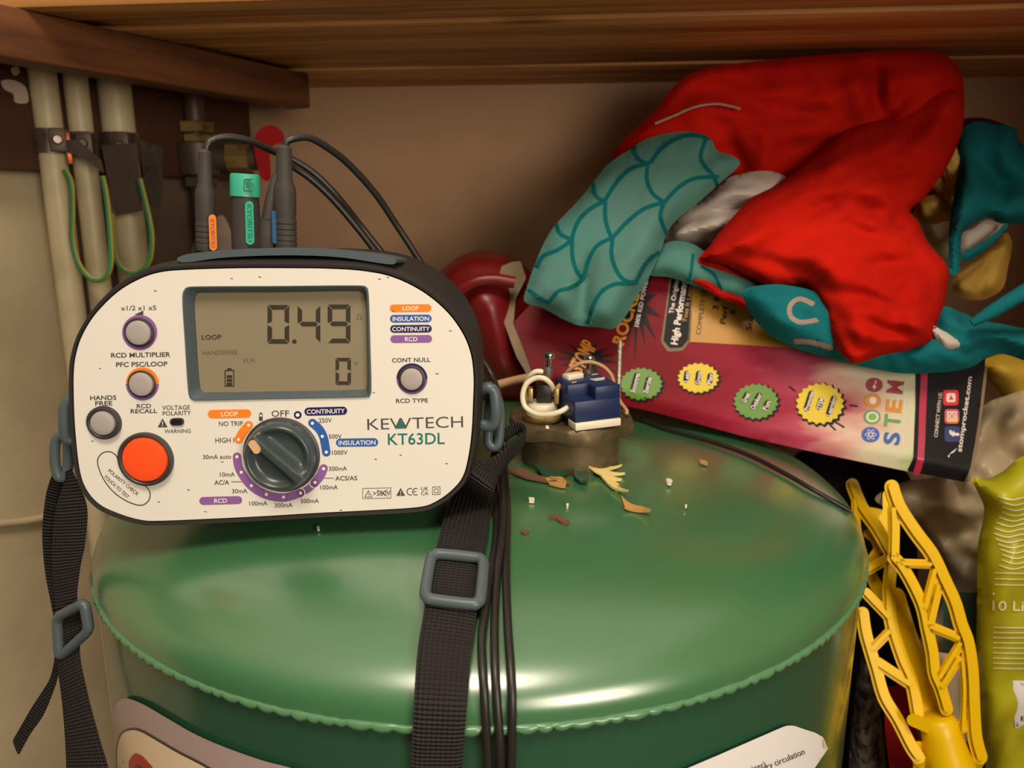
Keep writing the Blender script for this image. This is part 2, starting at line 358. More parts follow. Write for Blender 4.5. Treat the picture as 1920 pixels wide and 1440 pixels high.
class MB:
    def __init__(s): s.v, s.f, s.m, s.mats, s.uv = [], [], [], [], {}
    def mi(s, m):
        m = M[m] if isinstance(m, str) else m
        if m not in s.mats: s.mats.append(m)
        return s.mats.index(m)
    def add(s, V, F, m, uvs=None):
        b = len(s.v); k = s.mi(m)
        s.v += [Vector(p) for p in V]
        for i, f in enumerate(F):
            if uvs is not None: s.uv[len(s.f)] = uvs[i]
            s.f.append([int(b + j) for j in f]); s.m.append(k)
        return s
    def bm(s, bm_, m, mtx=None):
        bm_.verts.index_update()
        V = [(mtx @ v.co if mtx else v.co.copy()) for v in bm_.verts]
        s.add(V, [[v.index for v in f.verts] for f in bm_.faces], m); bm_.free(); return s
    def box(s, size, mtx, m, bev=0.001, seg=2):
        b = bmesh.new(); bmesh.ops.create_cube(b, size=1)
        for v in b.verts: v.co = Vector((v.co.x*size[0], v.co.y*size[1], v.co.z*size[2]))
        if bev > 0: bmesh.ops.bevel(b, geom=list(b.edges), offset=bev, segments=seg, profile=.5, affect='EDGES')
        return s.bm(b, m, mtx)
    def tube(s, pts, r, m, seg=12, closed=False, smooth=True, step=None, flat=None):
        P = np.array([tuple(p) for p in pts], float)
        if smooth and len(P) > 2:
            L = np.linalg.norm(np.diff(P, axis=0), axis=1).sum()
            P2 = poly_resample(P, step or L/(len(P)*8), closed, True)
        else: P2 = P
        n = len(P2)
        if np.ndim(r): rr = np.interp(np.linspace(0, 1, n), np.linspace(0, 1, len(r)), r)
        else: rr = np.full(n, r)
        T = [Vector(P2[(i+1) % n] - P2[i-1]) if closed else Vector(P2[min(i+1, n-1)] - P2[max(i-1, 0)]) for i in range(n)]
        T = [t.normalized() for t in T]
        u = T[0].orthogonal().normalized(); V = []; fr = []
        for i in range(n):
            u = (u - T[i]*u.dot(T[i])).normalized(); w_ = T[i].cross(u)
            fr.append((u.copy(), w_))
            for k in range(seg):
                a = 2*PI*k/seg
                V.append(Vector(P2[i]) + (u*math.cos(a) + w_*math.sin(a))*rr[i])
        F = []
        for i in range(n if closed else n-1):
            j = (i+1) % n
            for k in range(seg):
                F.append((i*seg+k, i*seg+(k+1) % seg, j*seg+(k+1) % seg, j*seg+k))
        if closed:
            pass
        else:
            F.append(tuple(range(seg))[::-1]); F.append(tuple((n-1)*seg+k for k in range(seg)))
        return s.add(V, F, m)
    def lathe(s, prof, mtx, m, seg=32, cap=True):
        """prof: (radius, height) pairs about local +Z"""
        V, F = [], []
        for r, z in prof:
            for k in range(seg):
                a = 2*PI*k/seg; V.append(mtx @ Vector((r*math.cos(a), r*math.sin(a), z)))
        for i in range(len(prof)-1):
            for k in range(seg):
                F.append((i*seg+k, i*seg+(k+1) % seg, (i+1)*seg+(k+1) % seg, (i+1)*seg+k))
        if cap:
            F.append(tuple(range(seg))[::-1]); F.append(tuple((len(prof)-1)*seg+k for k in range(seg)))
        return s.add(V, F, m)
    def loft(s, loops, m, cap0=False, cap1=False):
        n = len(loops[0]); V = [p for l in loops for p in l]; F = []
        for i in range(len(loops)-1):
            for k in range(n):
                F.append((i*n+k, i*n+(k+1) % n, (i+1)*n+(k+1) % n, (i+1)*n+k))
        if cap0: F.append(tuple(range(n))[::-1])
        if cap1: F.append(tuple((len(loops)-1)*n+k for k in range(n)))
        return s.add(V, F, m)
    def decal(s, fn, loops, m, lift, step=None):
        V, F = fill2d(loops, step)
        return s.add([fn(x, y, lift) for x, y in V], F, m)
    def slab(s, fn, loop, m, lo, hi, step=None):
        """solid plate: outline on a surface given by fn, from lift lo to lift hi"""
        V, F = fill2d([loop], step); n = len(V)
        s.add([fn(x, y, hi) for x, y in V] + [fn(x, y, lo) for x, y in V], [tuple(f) for f in F] + [tuple(f[::-1] + n) for f in F], m)
        A = [fn(x, y, lo) for x, y in loop]; B = [fn(x, y, hi) for x, y in loop]
        ar = sum(loop[i][0]*loop[(i+1) % len(loop)][1] - loop[(i+1) % len(loop)][0]*loop[i][1] for i in range(len(loop)))
        if ar > 0: A, B = A[::-1], B[::-1]
        return s.loft([A, B], m)
    def text(s, fn, txt, c, wh, m, lift, ang=0, bold=0.0):
        """lettering centred at c on a surface, wh = (width, cap height), ang in degrees, clockwise positive"""
        V, F = glyphs(txt, bold)
        a = math.radians(ang); ca, sa = math.cos(a), math.sin(a)
        P = []
        for x, y in V:
            X, Y = x*wh[0], -y*wh[1]
            P.append(fn(c[0] + X*ca - Y*sa, c[1] + X*sa + Y*ca, lift))
        return s.add(P, F, m)
    def ribbon(s, Lp, Rp, thick, m, step=.0016, n_across=8, bulge=0.0):
        A = np.array([tuple(p) for p in Lp]); B = np.array([tuple(p) for p in Rp])
        k = len(A)*10
        A2 = poly_resample(A, 1, False, True) if False else None
        def cr(P):
            n = len(P); out = []
            for i in range(n-1):
                p0, p1, p2, p3 = P[max(i-1, 0)], P[i], P[i+1], P[min(i+2, n-1)]
                for t in np.linspace(0, 1, 10, endpoint=False):
                    out.append(.5*((2*p1) + (-p0+p2)*t + (2*p0-5*p1+4*p2-p3)*t*t + (-p0+3*p1-3*p2+p3)*t**3))
            out.append(P[-1]); return np.array(out)
        A2, B2 = cr(A), cr(B); n = len(A2); C = (A2+B2)/2
        sl = np.r_[0, np.cumsum(np.linalg.norm(np.diff(C, axis=0), axis=1))]
        wd = np.linalg.norm(A2-B2, axis=1).mean()
        top, bot = [], []
        for i in range(n):
            t = Vector(C[min(i+1, n-1)] - C[max(i-1, 0)]); x = Vector(B2[i]-A2[i])
            nn = x.cross(t)
            nn = nn.normalized() if nn.length > 1e-12 else Vector((0, -1, 0))
            for j in range(n_across+1):
                q = j/n_across
                e = 1 - abs(2*q-1)**6
                p = Vector(A2[i]*(1-q) + B2[i]*q)
                top.append(p - nn*(thick*.5*e)); bot.append(p + nn*(thick*.5*e))
        W = n_across+1; V = top + bot; off = len(top); F, U = [], []
        for i in range(n-1):
            for j in range(n_across):
                a, b, c, d = i*W+j, i*W+j+1, (i+1)*W+j+1, (i+1)*W+j
                u0, u1 = j/n_across*wd, (j+1)/n_across*wd
                uvq = [(u0*10, sl[i]*10), (u1*10, sl[i]*10), (u1*10, sl[i+1]*10), (u0*10, sl[i+1]*10)]
                F.append((a, b, c, d)); U.append(uvq)
                F.append((off+d, off+c, off+b, off+a)); U.append(uvq[::-1])
            for a, d in ((i*W, (i+1)*W), ((i+1)*W+n_across, i*W+n_across)):
                F.append((a, d, off+d, off+a)); U.append([(0, sl[i]*10)]*4)
        for i0 in (0, n-1):
            for j in range(n_across):
                q = (i0*W+j, i0*W+j+1, off+i0*W+j+1, off+i0*W+j)
                F.append(q if i0 else q[::-1]); U.append([(0, 0)]*4)
        return s.add(V, F, m, U)
    def pillow(s, outline, Y, thick, m, back=None, step=9, W=60, creases=(), namp=0, nsc=.012, pattern=None, pmat=None, smooth=True, seed=0, wrinkle=()):
        """a padded, folded piece of cloth or film: outline measured on the photograph, standing about the depth Y,
        its front swelling by thick and its back by back metres"""
        back = thick if back is None else back
        B = poly_resample(outline, step*.8, True, smooth)
        strips = []
        if pattern:
            for pl, wpx in pattern:
                q = poly_resample(pl, 7, False, True)
                t = np.gradient(q, axis=0); t /= np.linalg.norm(t, axis=1)[:, None]
                nrm = np.stack([-t[:, 1], t[:, 0]], -1)*wpx/2
                strips.append((np.vstack([q + nrm, (q - nrm)[::-1]]), q, wpx))
        V, F = fill2d([B], step, [st[0] for st in strips])
        d, _, _ = seg_dist(V, B, np.roll(B, -1, 0))
        t = np.clip(d/W, 0, 1); t1 = np.clip(d/min(20, W), 0, 1); prof = .42*np.sqrt(np.maximum(0, 1-(1-t1)**2)) + .58*t*t*(3-2*t)
        disp = -thick*prof
        soft = np.clip(d/(W*.5), 0, 1)
        for pl, wpx, amp in creases:
            q = poly_resample(pl, 6, False, True)
            dd, bi, bt = seg_dist(V, q[:-1], q[1:])
            sp = (bi + bt)/(len(q)-1)
            disp += amp*np.exp(-(dd/wpx)**2)*np.sqrt(np.clip(np.sin(PI*np.clip(sp, .03, .97)), 0, 1))*soft
        if namp:
            nz = np.array([noise.fractal(Vector((x*nsc, y*nsc, seed)), 1.0, 2.0, 4) for x, y in V])
            disp += nz*namp*soft
        for wa, fa, fl, am in wrinkle:               # long soft wrinkles running at the angle wa
            ca, sa = math.cos(math.radians(wa)), math.sin(math.radians(wa))
            nz = np.array([noise.noise(Vector(((x*ca + y*sa)*fl, (-x*sa + y*ca)*fa, seed + 3.7))) for x, y in V])
            disp += am*(1 - 2*np.abs(nz)**.8)*soft
        # relax the swelling so that folds stay soft
        for _ in range(3):
            acc = np.zeros(len(V)); cnt = np.zeros(len(V))
            for a_, b_ in ((0, 1), (1, 2), (2, 0)):
                np.add.at(acc, F[:, a_], disp[F[:, b_]]); np.add.at(cnt, F[:, a_], 1); np.add.at(acc, F[:, b_], disp[F[:, a_]]); np.add.at(cnt, F[:, b_], 1)
            m_ = (cnt > 0) & (d > 1e-3); disp[m_] = .4*disp[m_] + .6*acc[m_]/cnt[m_]
        Yf = Y if callable(Y) else (lambda x, y: Y)
        front = [at(x, y, Yf(x, y) + dz) for (x, y), dz in zip(V, disp)]
        backp = [at(x, y, Yf(x, y) + back*p) for (x, y), p in zip(V, prof)]
        n = len(V)
        # the rim is shared
        rim = d < 1e-3
        idx = np.arange(n) + n; idx[rim] = np.arange(n)[rim]
        FF = [tuple(f) for f in F] + [tuple(idx[f][::-1]) for f in F]
        k0 = s.mi(m); b0 = len(s.f)
        s.add(front + backp, FF, m)
        if strips:
            c = V[F].mean(1); isl = np.zeros(len(F), bool)
            for _, q, wpx in strips:
                dd, _, _ = seg_dist(c, q[:-1], q[1:]); isl |= dd < wpx/2
            k = s.mi(pmat)
            for i in np.nonzero(isl)[0]: s.m[b0+int(i)] = k
        return s
    def build(s, name, parent=None, org=None, sharp=40, kind=None, rotz=0.0):
        me = bpy.data.meshes.new(name)
        used = sorted({i for f in s.f for i in f}); rm = {j: i for i, j in enumerate(used)}
        V = [s.v[i] for i in used]
        if org is None:
            A = np.array([tuple(p) for p in V]); lo, hi = A.min(0), A.max(0)
            org = Vector(((lo[0]+hi[0])/2, (lo[1]+hi[1])/2, lo[2]))
        org = Vector(org)
        rq = Matrix.Rotation(-rotz, 3, 'Z')
        me.from_pydata([rq @ (p - org) for p in V], [], [[rm[i] for i in f] for f in s.f])
        for m in s.mats: me.materials.append(m)
        me.polygons.foreach_set('material_index', s.m)
        me.polygons.foreach_set('use_smooth', [True]*len(s.f))
        if s.uv:
            ul = me.uv_layers.new(name='UVMap')
            for i, p in enumerate(me.polygons):
                if i in s.uv:
                    for li, c in zip(p.loop_indices, s.uv[i]): ul.data[li].uv = c
        me.update(); me.validate()
        me.set_sharp_from_angle(angle=math.radians(sharp))
        o = bpy.data.objects.new(name, me); COL.objects.link(o)
        o.rotation_euler.z = rotz
        if parent is None: o.location = org
        else: o.parent = parent
        if kind: o['kind'] = kind
        return o

_gl = {}
def glyphs(txt, bold):
    """outline of a word, its width scaled to 1 and its height to 1, centred"""
    key = (txt, bold)
    if key not in _gl:
        cu = bpy.data.curves.new('lettering', 'FONT'); cu.body = txt; cu.size = 1; cu.offset = bold; cu.resolution_u = 3
        ob = bpy.data.objects.new('lettering', cu); COL.objects.link(ob)
        bpy.context.view_layer.update()
        me = bpy.data.meshes.new_from_object(ob.evaluated_get(bpy.context.evaluated_depsgraph_get()))
        V = np.array([(v.co.x, v.co.y) for v in me.vertices]); F = [tuple(p.vertices) for p in me.polygons]
        COL.objects.unlink(ob); bpy.data.objects.remove(ob); bpy.data.curves.remove(cu); bpy.data.meshes.remove(me)
        lo, hi = V.min(0), V.max(0)
        cap = .73 if not txt.islower() else hi[1]-lo[1]
        base = (.73/2) if not txt.islower() else (lo[1]+hi[1])/2
        V = np.stack([(V[:, 0] - (lo[0]+hi[0])/2)/(hi[0]-lo[0]), (V[:, 1] - base)/cap], -1)
        _gl[key] = (V, F)
    return _gl[key]

def thing(name, label, cat, loc, group=None):
    o = bpy.data.objects.new(name, None); COL.objects.link(o); o.location = loc; o.empty_display_size = .02
    o['label'] = label; o['category'] = cat
    if group: o['group'] = group
    return o
def tag(o, label, cat, group=None):
    o['label'] = label; o['category'] = cat
    if group: o['group'] = group
    return o
def T(x, y, z): return Matrix.Translation((x, y, z))
def frame(origin, ex, ey, ez):
    m = Matrix.Identity(4)
    for i, e in enumerate((ex, ey, ez)):
        for k in range(3): m[k][i] = e[k]
    m.translation = origin
    return m
def arc(c, r, a0, a1, n=24):
    return [(c[0] + r*math.cos(math.radians(a)), c[1] + r*math.sin(math.radians(a))) for a in np.linspace(a0, a1, n)]
def circle(c, r, n=28, ry=None):
    return [(c[0] + r*math.cos(2*PI*k/n), c[1] + (ry or r)*math.sin(2*PI*k/n)) for k in range(n)]
def pill(c, w_, h, ang=0):
    r = h/2; q = w_/2 - r; a = math.radians(ang)
    P = [(q + r*math.cos(t), r*math.sin(t)) for t in np.linspace(-PI/2, PI/2, 10)] + [(-q + r*math.cos(t), r*math.sin(t)) for t in np.linspace(PI/2, 3*PI/2, 10)]
    return [(c[0] + x*math.cos(a) - y*math.sin(a), c[1] + x*math.sin(a) + y*math.cos(a)) for x, y in P]
def stroke(pts, wpx, smooth=True):
    """outline of a line of constant width with round ends"""
    q = poly_resample(pts, 3, False, smooth) if len(pts) > 2 else np.array(pts, float)
    t = np.gradient(q, axis=0); t /= np.linalg.norm(t, axis=1)[:, None]
    n = np.stack([-t[:, 1], t[:, 0]], -1)*wpx/2
    def cap(p, tv):
        a = math.atan2(tv[1], tv[0])
        return [(p[0] + wpx/2*math.cos(b), p[1] + wpx/2*math.sin(b)) for b in np.linspace(a + PI/2, a - PI/2, 8)[1:-1]]
    return [tuple(p) for p in q + n] + cap(q[-1], t[-1]) + [tuple(p) for p in (q - n)[::-1]] + cap(q[0], -t[0])
def offset_loop(P, d):
    P = np.asarray(P, float); t = np.roll(P, -1, 0) - np.roll(P, 1, 0); t /= np.linalg.norm(t, axis=1)[:, None]
    a = np.sum(P[:, 0]*np.roll(P[:, 1], -1) - np.roll(P[:, 0], -1)*P[:, 1])
    n = np.stack([t[:, 1], -t[:, 0]], -1)*(1 if a > 0 else -1)
    dd = np.asarray(d); return P + n*(dd[:, None] if dd.ndim else dd)

# ================================================================== the setting
WB = Vector((-0.26, 0.785, 0))                       # foot of the corner between the side and back walls
DB = Vector((math.cos(math.radians(6)), -math.sin(math.radians(6)), 0))
DS = Vector((-math.sin(math.radians(27)), -math.cos(math.radians(27)), 0))
def wallslab(name, a, b, z0, z1, th, m):
    d = (b - a).normalized(); n = Vector((-d.y, d.x, 0))      # away from the room, to the left of a->b
    mb = MB(); L = (b - a).length
    mb.box((L, th, z1 - z0), frame((a+b)/2 + n*th/2 + Vector((0, 0, (z0+z1)/2)), d, n, Vector((0, 0, 1))), m, 0)
    return mb.build(name, kind='structure')
ZT = CZ + 0.11                                       # underside of the shelf
BR = WB + DB*0.80
wallslab('wall_back', WB - DB*0.02, BR, 0, ZT + .25, .03, 'wall')
wallslab('wall_left', WB + DS*0.62, WB, 0, ZT + .25, .03, 'wall_side')
wallslab('shade_wall_right', Vector((.53, BR.y + .04, 0)), Vector((.366, .10, 0)), 0, ZT + .25, .03, 'wall')  # right one is out of view, added and slanted to shade the right side
mb = MB(); mb.box((1.5, 1.3, .02), T(0.1, .25, -.01), 'floor', 0); mb.build('floor', kind='structure')
# brown noggin board along the side wall, thin panel of darker brown than the wall below it
nS = Vector((DS.y, -DS.x, 0)) * -1
nS = Vector((math.cos(math.radians(27)), -math.sin(math.radians(27)), 0))   # out of the side wall, into the cupboard
wf0 = Vector((WB.x, WB.y, 0))
def on_side0(px, py, lift): return onplane(px, py, wf0, nS) + nS*lift
mb = MB()
a = WB + DS*0.01 + nS*.011; L = .56
mb.box((L, .018, .085), frame(a + DS*L/2 + Vector((0, 0, ZT - .0425)), DS, nS, Vector((0, 0, 1))), 'brown_board', .002)
bf = a + nS*.0095
def on_board(px, py, lift): return onplane(px, py, bf, nS) + nS*(lift)
for P in ([(2, 152), (22, 150), (44, 160), (52, 178), (50, 193), (28, 192), (24, 176), (8, 168)], [(20, 128), (32, 124), (36, 136), (26, 142)]):
    mb.slab(on_board, poly_resample(P, 4), 'chip', 0, .0006)
o = mb.build('trim_1', kind='structure')

mb = MB(); mb.slab(on_side0, [(98, 196), (300, 222), (474, 244), (500, 420), (520, 800), (170, 800), (150, 620), (122, 400)], 'dark_panel', 0, .0015); mb.build('trim_3', kind='structure')
# ------------------------------------------------------------------ shelf and batten
SH = Vector((0.1, .62, ZT))
t = thing('shelf', 'slatted pine shelf across the top of the cupboard', 'shelf', SH)
edges = [.425, .462, .487, .535, .648, .79]
rx = Matrix.Rotation(math.radians(-6), 4, 'Z')
for i in range(5):
    y0, y1 = edges[i], edges[i+1]
    wd = y1 - y0
    mb = MB()
    mb.box((1.10, wd - .003, .02), Matrix.Translation((.155, (y0+y1)/2 + .004, .01 + (.0, .0025, .0, .002, .0)[i])) @ rx, 'pine', .0025)
    b = MB(); b.add([v + Vector((0, 0, ZT)) for v in mb.v], mb.f, 'pine')
    b.build('shelf_board', t, SH, rotz=math.radians(-6))
# front battens run diagonally under the boards on the left
A = atz(0, 105, CZ + .082); B = atz(583, 203, CZ + .082)
d = (B - A).normalized(); n = Vector((d.y, -d.x, 0))
A = A - d*.12
mb = MB()
Lb = (B - A).length
mb.box((Lb, .024, .0278), frame((A+B)/2 - n*.012 + Vector((0, 0, .0139)), d, n, Vector((0, 0, 1))), 'pine2', .0015)
tag(mb.build('support_batten', rotz=math.atan2(d.y, d.x)), 'pine batten running diagonally under the shelf on the left', 'batten')

# ------------------------------------------------------------------ pipes on the left
wf = Vector((WB.x, WB.y, 0))
def on_side(px, py, lift): return onplane(px, py, wf, nS) + nS*lift
mb = MB(); mb.tube([on_side(x, y, .0030) for x, y in ((-60, 984), (0, 980), (40, 976), (80, 969), (120, 961), (160, 950))], .0032, 'wall_side', 14)
mb.build('trim_2', kind='structure')
pipes = []
for (px, py, Y, r, lab) in ((100, 300, .585, .0092, 'leftmost of the three cream painted pipes on the side wall'),
                            (159, 300, .603, .0085, 'middle of the three cream painted pipes, partly behind the clamps'),
                            (229, 300, .632, .0122, 'thickest of the three cream pipes, with white paint above its clamp')):
    p = at(px, py, Y); mb = MB()
    P = [(p.x, p.y, .001), (p.x, p.y, .2), (p.x, p.y, .4), (p.x, p.y, ZT - .0005)]
    mb.tube(P, r, 'cream_pipe', 28, smooth=False)
    o = tag(mb.build('water_pipe'), lab, 'pipe', None); pipes.append((p, r))

# earth clamps
def clamp(p, r, z, label, h=.020, yaw=0.0, tilt=0.0):
    loc = Vector((p.x, p.y, z)); t = thing('earth_clamp', label, 'clamp', loc)
    R = Matrix.Translation(loc) @ Matrix.Rotation(yaw, 4, 'Z') @ Matrix.Rotation(tilt, 4, 'Y')
    mb = MB(); mb.lathe([(r+.0006, -h/2), (r+.0022, -h/2), (r+.0022, h/2), (r+.0006, h/2), (r+.0006, -h/2)], R, 'steel', 32, False)
    mb.build('band', t, loc)
    mb = MB(); mb.box((.011, .011, h*.95), R @ T(r*.5, -r-.0055, 0), 'darksteel', .0012)
    mb.build('terminal_block', t, loc)
    mb = MB(); mb.lathe([(.003, 0), (.0034, .002), (.0034, .0035), (.0026, .0048)], R @ T(r*.5, -r-.011, 0) @ Matrix.Rotation(PI/2, 4, 'X'), 'steel', 16)
    mb.build('screw', t, loc)
    if yaw > .4:
        mb = MB(); mb.box((.004, .0016, h*1.3), R @ T(r*1.15, -r-.004, -h*.30), 'copper', .0004); mb.build('copper_strip', t, loc)
    return t
z1 = at(95, 262, .57).z
c1 = clamp(pipes[0][0], pipes[0][1], z1, 'dull metal earth clamp around the leftmost cream pipe', .017, .5)
c2 = clamp(pipes[1][0], pipes[1][1], at(160, 272, .6).z, 'blackened earth clamp on the middle cream pipe', .018, .3)
c3 = clamp(pipes[2][0], pipes[2][1], at(225, 275, .62).z, 'earth clamp on the thickest cream pipe above the hanging tags', .022, .2)
def tagplate(P, Y, label, mcol, th=.0012):
    f = lambda x, y, l: at(x, y, Y - l)
    mb = MB(); mb.slab(f, poly_resample(P, 4, True, False), mcol, 0, th)
    for c in (P[2], P[3]): pass
    return tag(mb.build('earth_tag'), label, 'tag')
def poly(c, s): return [(c[0] + x, c[1] + y) for x, y in s]
tagplate([(190, 272), (256, 268), (262, 330), (268, 395), (216, 405), (203, 340)], .606, 'larger grey metal earth tag hanging in front of the thickest pipe', 'darksteel')
tagplate([(262, 262), (304, 276), (306, 340), (300, 400), (276, 412), (268, 330)], .628, 'smaller pinkish earth tag hanging right of the thickest pipe', 'steel')
tagplate([(120, 262), (146, 262), (190, 300), (196, 326), (160, 300), (124, 284)], .575, 'bent grey metal strip bridging the two left earth clamps', 'steel')
# earth wires: loops of green wire with a yellow stripe
def earth_wire(P, Y, label):
    pts = [at(x, y, Y) for x, y in P]
    mb = MB(); mb.tube(pts, .0020, 'green_wire', 12, step=.002)
    # yellow spiral-free stripe along one side
    k = mb.mi('yellow_wire'); seg = 12
    for i, f in enumerate(mb.f):
        if len(f) == 4 and (i % seg) in (0, 1, 2, 6, 7, 8): mb.m[i] = k
    return tag(mb.build('earth_wire'), label, 'wire')
earth_wire([(122, 318), (134, 345), (136, 400), (136, 450), (148, 495), (172, 523), (196, 522), (208, 495), (207, 440), (200, 370), (192, 330)], .574, 'green and yellow earth wire looping between the first two clamps')
earth_wire([(209, 400), (212, 440), (218, 485), (236, 508), (260, 510), (280, 490), (285, 450), (280, 410), (262, 335)], .596, 'green and yellow earth wire looping below the two hanging tags')

# valve with a red lever by the corner
loc = at(372, 300, .700)
t = thing('stop_valve', 'tarnished brass stop valve on a riser with a red lever', 'valve', Vector((loc.x, loc.y, 0)))
og = Vector((loc.x, loc.y, 0))
mb = MB(); mb.tube([(loc.x, loc.y, .001), (loc.x, loc.y, ZT - .001)], .0085, 'darksteel', 20, smooth=False); mb.build('riser', t, og)
mb = MB()
for y0, y1, r, m in ((228, 250, .0155, 'brass'), (252, 268, .0125, 'brass'), (268, 330, .017, 'darksteel'), (332, 352, .015, 'darksteel')):
    za, zb = at(372, y1, .70).z, at(372, y0, .70).z
    mb.lathe([(r*.9, za), (r, za+.001), (r, zb-.001), (r*.9, zb)], T(loc.x, loc.y, 0), m, 6 if r < .016 else 20)
mb.build('compression_nut', t, og)
mb = MB(); a = at(380, 296, .70); b = at(492, 296, .70)
mb.tube([a, b], .0105, 'darksteel', 20, smooth=False)
mb.tube([at(430, 294, .70), at(470, 294, .70)], .0135, 'brass', 8, smooth=False); mb.build('valve_body', t, og)
mb = MB()
f = lambda x, y, l: at(x, y, .690 - l)
mb.slab(f, poly_resample([(476, 262), (490, 240), (512, 235), (530, 248), (532, 266), (515, 272), (506, 284), (508, 330), (500, 340), (488, 330), (478, 290)], 5), 'red_lever', 0, .006)
mb.build('lever', t, og)
# pale patch of plaster behind the plugs
mb = MB(); mb.pillow([(336, 478), (352, 452), (385, 440), (405, 410), (418, 404), (432, 430), (446, 470), (446, 520), (340, 520)], .722, .008, 'rag', back=.03, step=7, W=25, namp=.006, nsc=.03)
tag(mb.build('crumpled_rag'), 'crumpled pale rag behind the orange-tagged plug', 'rag')

# ================================================================== hot water cylinder
og = Vector((CX, CY, 0))
cyl = thing('hot_water_cylinder', 'hot water cylinder in a shiny green jacket with a domed top', 'water cylinder', og)
mb = MB(); N = 160
def lump(a, q): return noise.noise(Vector((math.cos(a)*2.2*q, math.sin(a)*2.2*q, 3.1)))*.0013 + noise.noise(Vector((math.cos(a)*5*q, math.sin(a)*5*q, 9.1)))*.0005
V, F = [], []
K = 48
for i in range(K+1):
    q = 1 - (1 - i/K)**1.8
    for k in range(N):
        a = 2*PI*k/N
        z = ZS + DH*max(0, 1-q**DN)**(1/DN) + lump(a, q)*(1 - q**6) - .0008*(1-q)
        V.append((CX + CR*q*math.cos(a), CY + CR*q*math.sin(a), z))
for i in range(K):
    for k in range(N): F.append((i*N+k, i*N+(k+1) % N, (i+1)*N+(k+1) % N, (i+1)*N+k)[::-1])
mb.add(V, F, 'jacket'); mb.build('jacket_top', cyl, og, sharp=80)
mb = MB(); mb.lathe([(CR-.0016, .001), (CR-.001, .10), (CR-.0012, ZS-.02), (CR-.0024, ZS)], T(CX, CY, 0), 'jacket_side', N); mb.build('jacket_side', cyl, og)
# scalloped welt around the shoulder
mb = MB(); V, F = [], []; NS = 1440; seg = 8
rs = random.Random(4)
ph = 0; sc_ = []
while ph < 2*PI:
    wl = rs.uniform(.020, .042); sc_.append((ph, min(ph + wl, 2*PI), rs.uniform(.7, 1.25))); ph += wl
for i in range(NS):
    a = 2*PI*i/NS
    for s0, s1, am in sc_:
        if s0 <= a <= s1: u = (a-s0)/(s1-s0); break
    e = math.sin(PI*min(max(u, 0), 1))**.45
    rr = .0010 + .0008*e*am
    for k in range(seg):
        b = 2*PI*k/seg
        R = CR - .0002 + rr*1.0*math.cos(b)
        V.append((CX + R*math.cos(a), CY + R*math.sin(a), ZS - .0008 - .0010*e + rr*math.sin(b)*1.1))
for i in range(NS):
    j = (i+1) % NS
    for k in range(seg): F.append((i*seg+k, j*seg+k, j*seg+(k+1) % seg, i*seg+(k+1) % seg))
mb.add(V, F, 'piping'); mb.build('welt_seam', cyl, og, sharp=60)
# oval sticker low on the left and the paper label low on the right, both curving with the jacket
mb = MB()
outer = [(213, 1345), (217, 1325), (229, 1311), (244, 1309), (274, 1321), (317, 1346), (366, 1374), (423, 1399), (494, 1424), (558, 1442), (600, 1470), (600, 1540), (480, 1580), (300, 1580), (240, 1560), (224, 1450)]
mb.decal(surf, [poly_resample(outer, 6)], 'sticker_grey', .0006, 12)
inn = [(226, 1446), (224, 1414), (226, 1393), (234, 1374), (252, 1367), (270, 1371), (300, 1388), (338, 1410), (388, 1436), (440, 1470), (460, 1520), (400, 1560), (300, 1560), (246, 1540)]
ip = poly_resample(inn, 6)
mb.decal(surf, [offset_loop(ip, 4)], 'sticker_dark', .0008, 12)
mb.decal(surf, [ip], 'sticker_cream', .0010, 12)
mb.decal(surf, [poly_resample([(247, 1440), (247, 1425), (257, 1411), (270, 1414), (284, 1428), (293, 1442), (300, 1480), (275, 1510), (252, 1480)], 4)], 'sticker_red', .0012, 9)
mb.decal(surf, [poly_resample([(258, 1442), (262, 1432), (268, 1436), (276, 1446), (268, 1470), (258, 1462)], 3)], 'sticker_dark', .0014, 9)
mb.decal(surf, [circle((272, 1446), 9)], 'ink_w', .0016)
mb.build('oval_sticker', cyl, og)['label'] = 'cream oval sticker with a grey border and red mark'
mb = MB()
pl = poly_resample([(1281, 1440), (1340, 1415), (1469, 1359), (1484, 1358), (1500, 1364), (1525, 1372), (1540, 1381), (1549, 1402), (1523, 1440), (1480, 1500), (1400, 1560), (1300, 1560), (1240, 1470)], 8, True, False)
mb.decal(surf, [pl], 'paper', .0009, 12)
mb.text(surf, 'ary circulation', (1466, 1423), (82, 15), 'ink', .0012, -22)
mb.text(surf, 'mixer)', (1414, 1437), (38, 15), 'ink', .0012, -20)
mb.text(surf, 'for:', (1367, 1443), (20, 14), 'ink', .0012, -20)
mb.decal(surf, [[(1538, 1383), (1549, 1402), (1539, 1400)]], 'tan_card', .0012)
mb.build('paper_label', cyl, og)['label'] = 'torn white paper label with printed words'

# cord lying across the back of the dome
P = [surf(x, y, .0018) for x, y in ((1200, 790), (1250, 808), (1320, 828), (1400, 857), (1470, 893), (1530, 928), (1590, 962))]
mb = MB(); mb.tube(P, .0014, 'black_plastic', 10)
tag(mb.build('thin_cable'), 'thin black cable lying across the right of the green dome', 'cable')

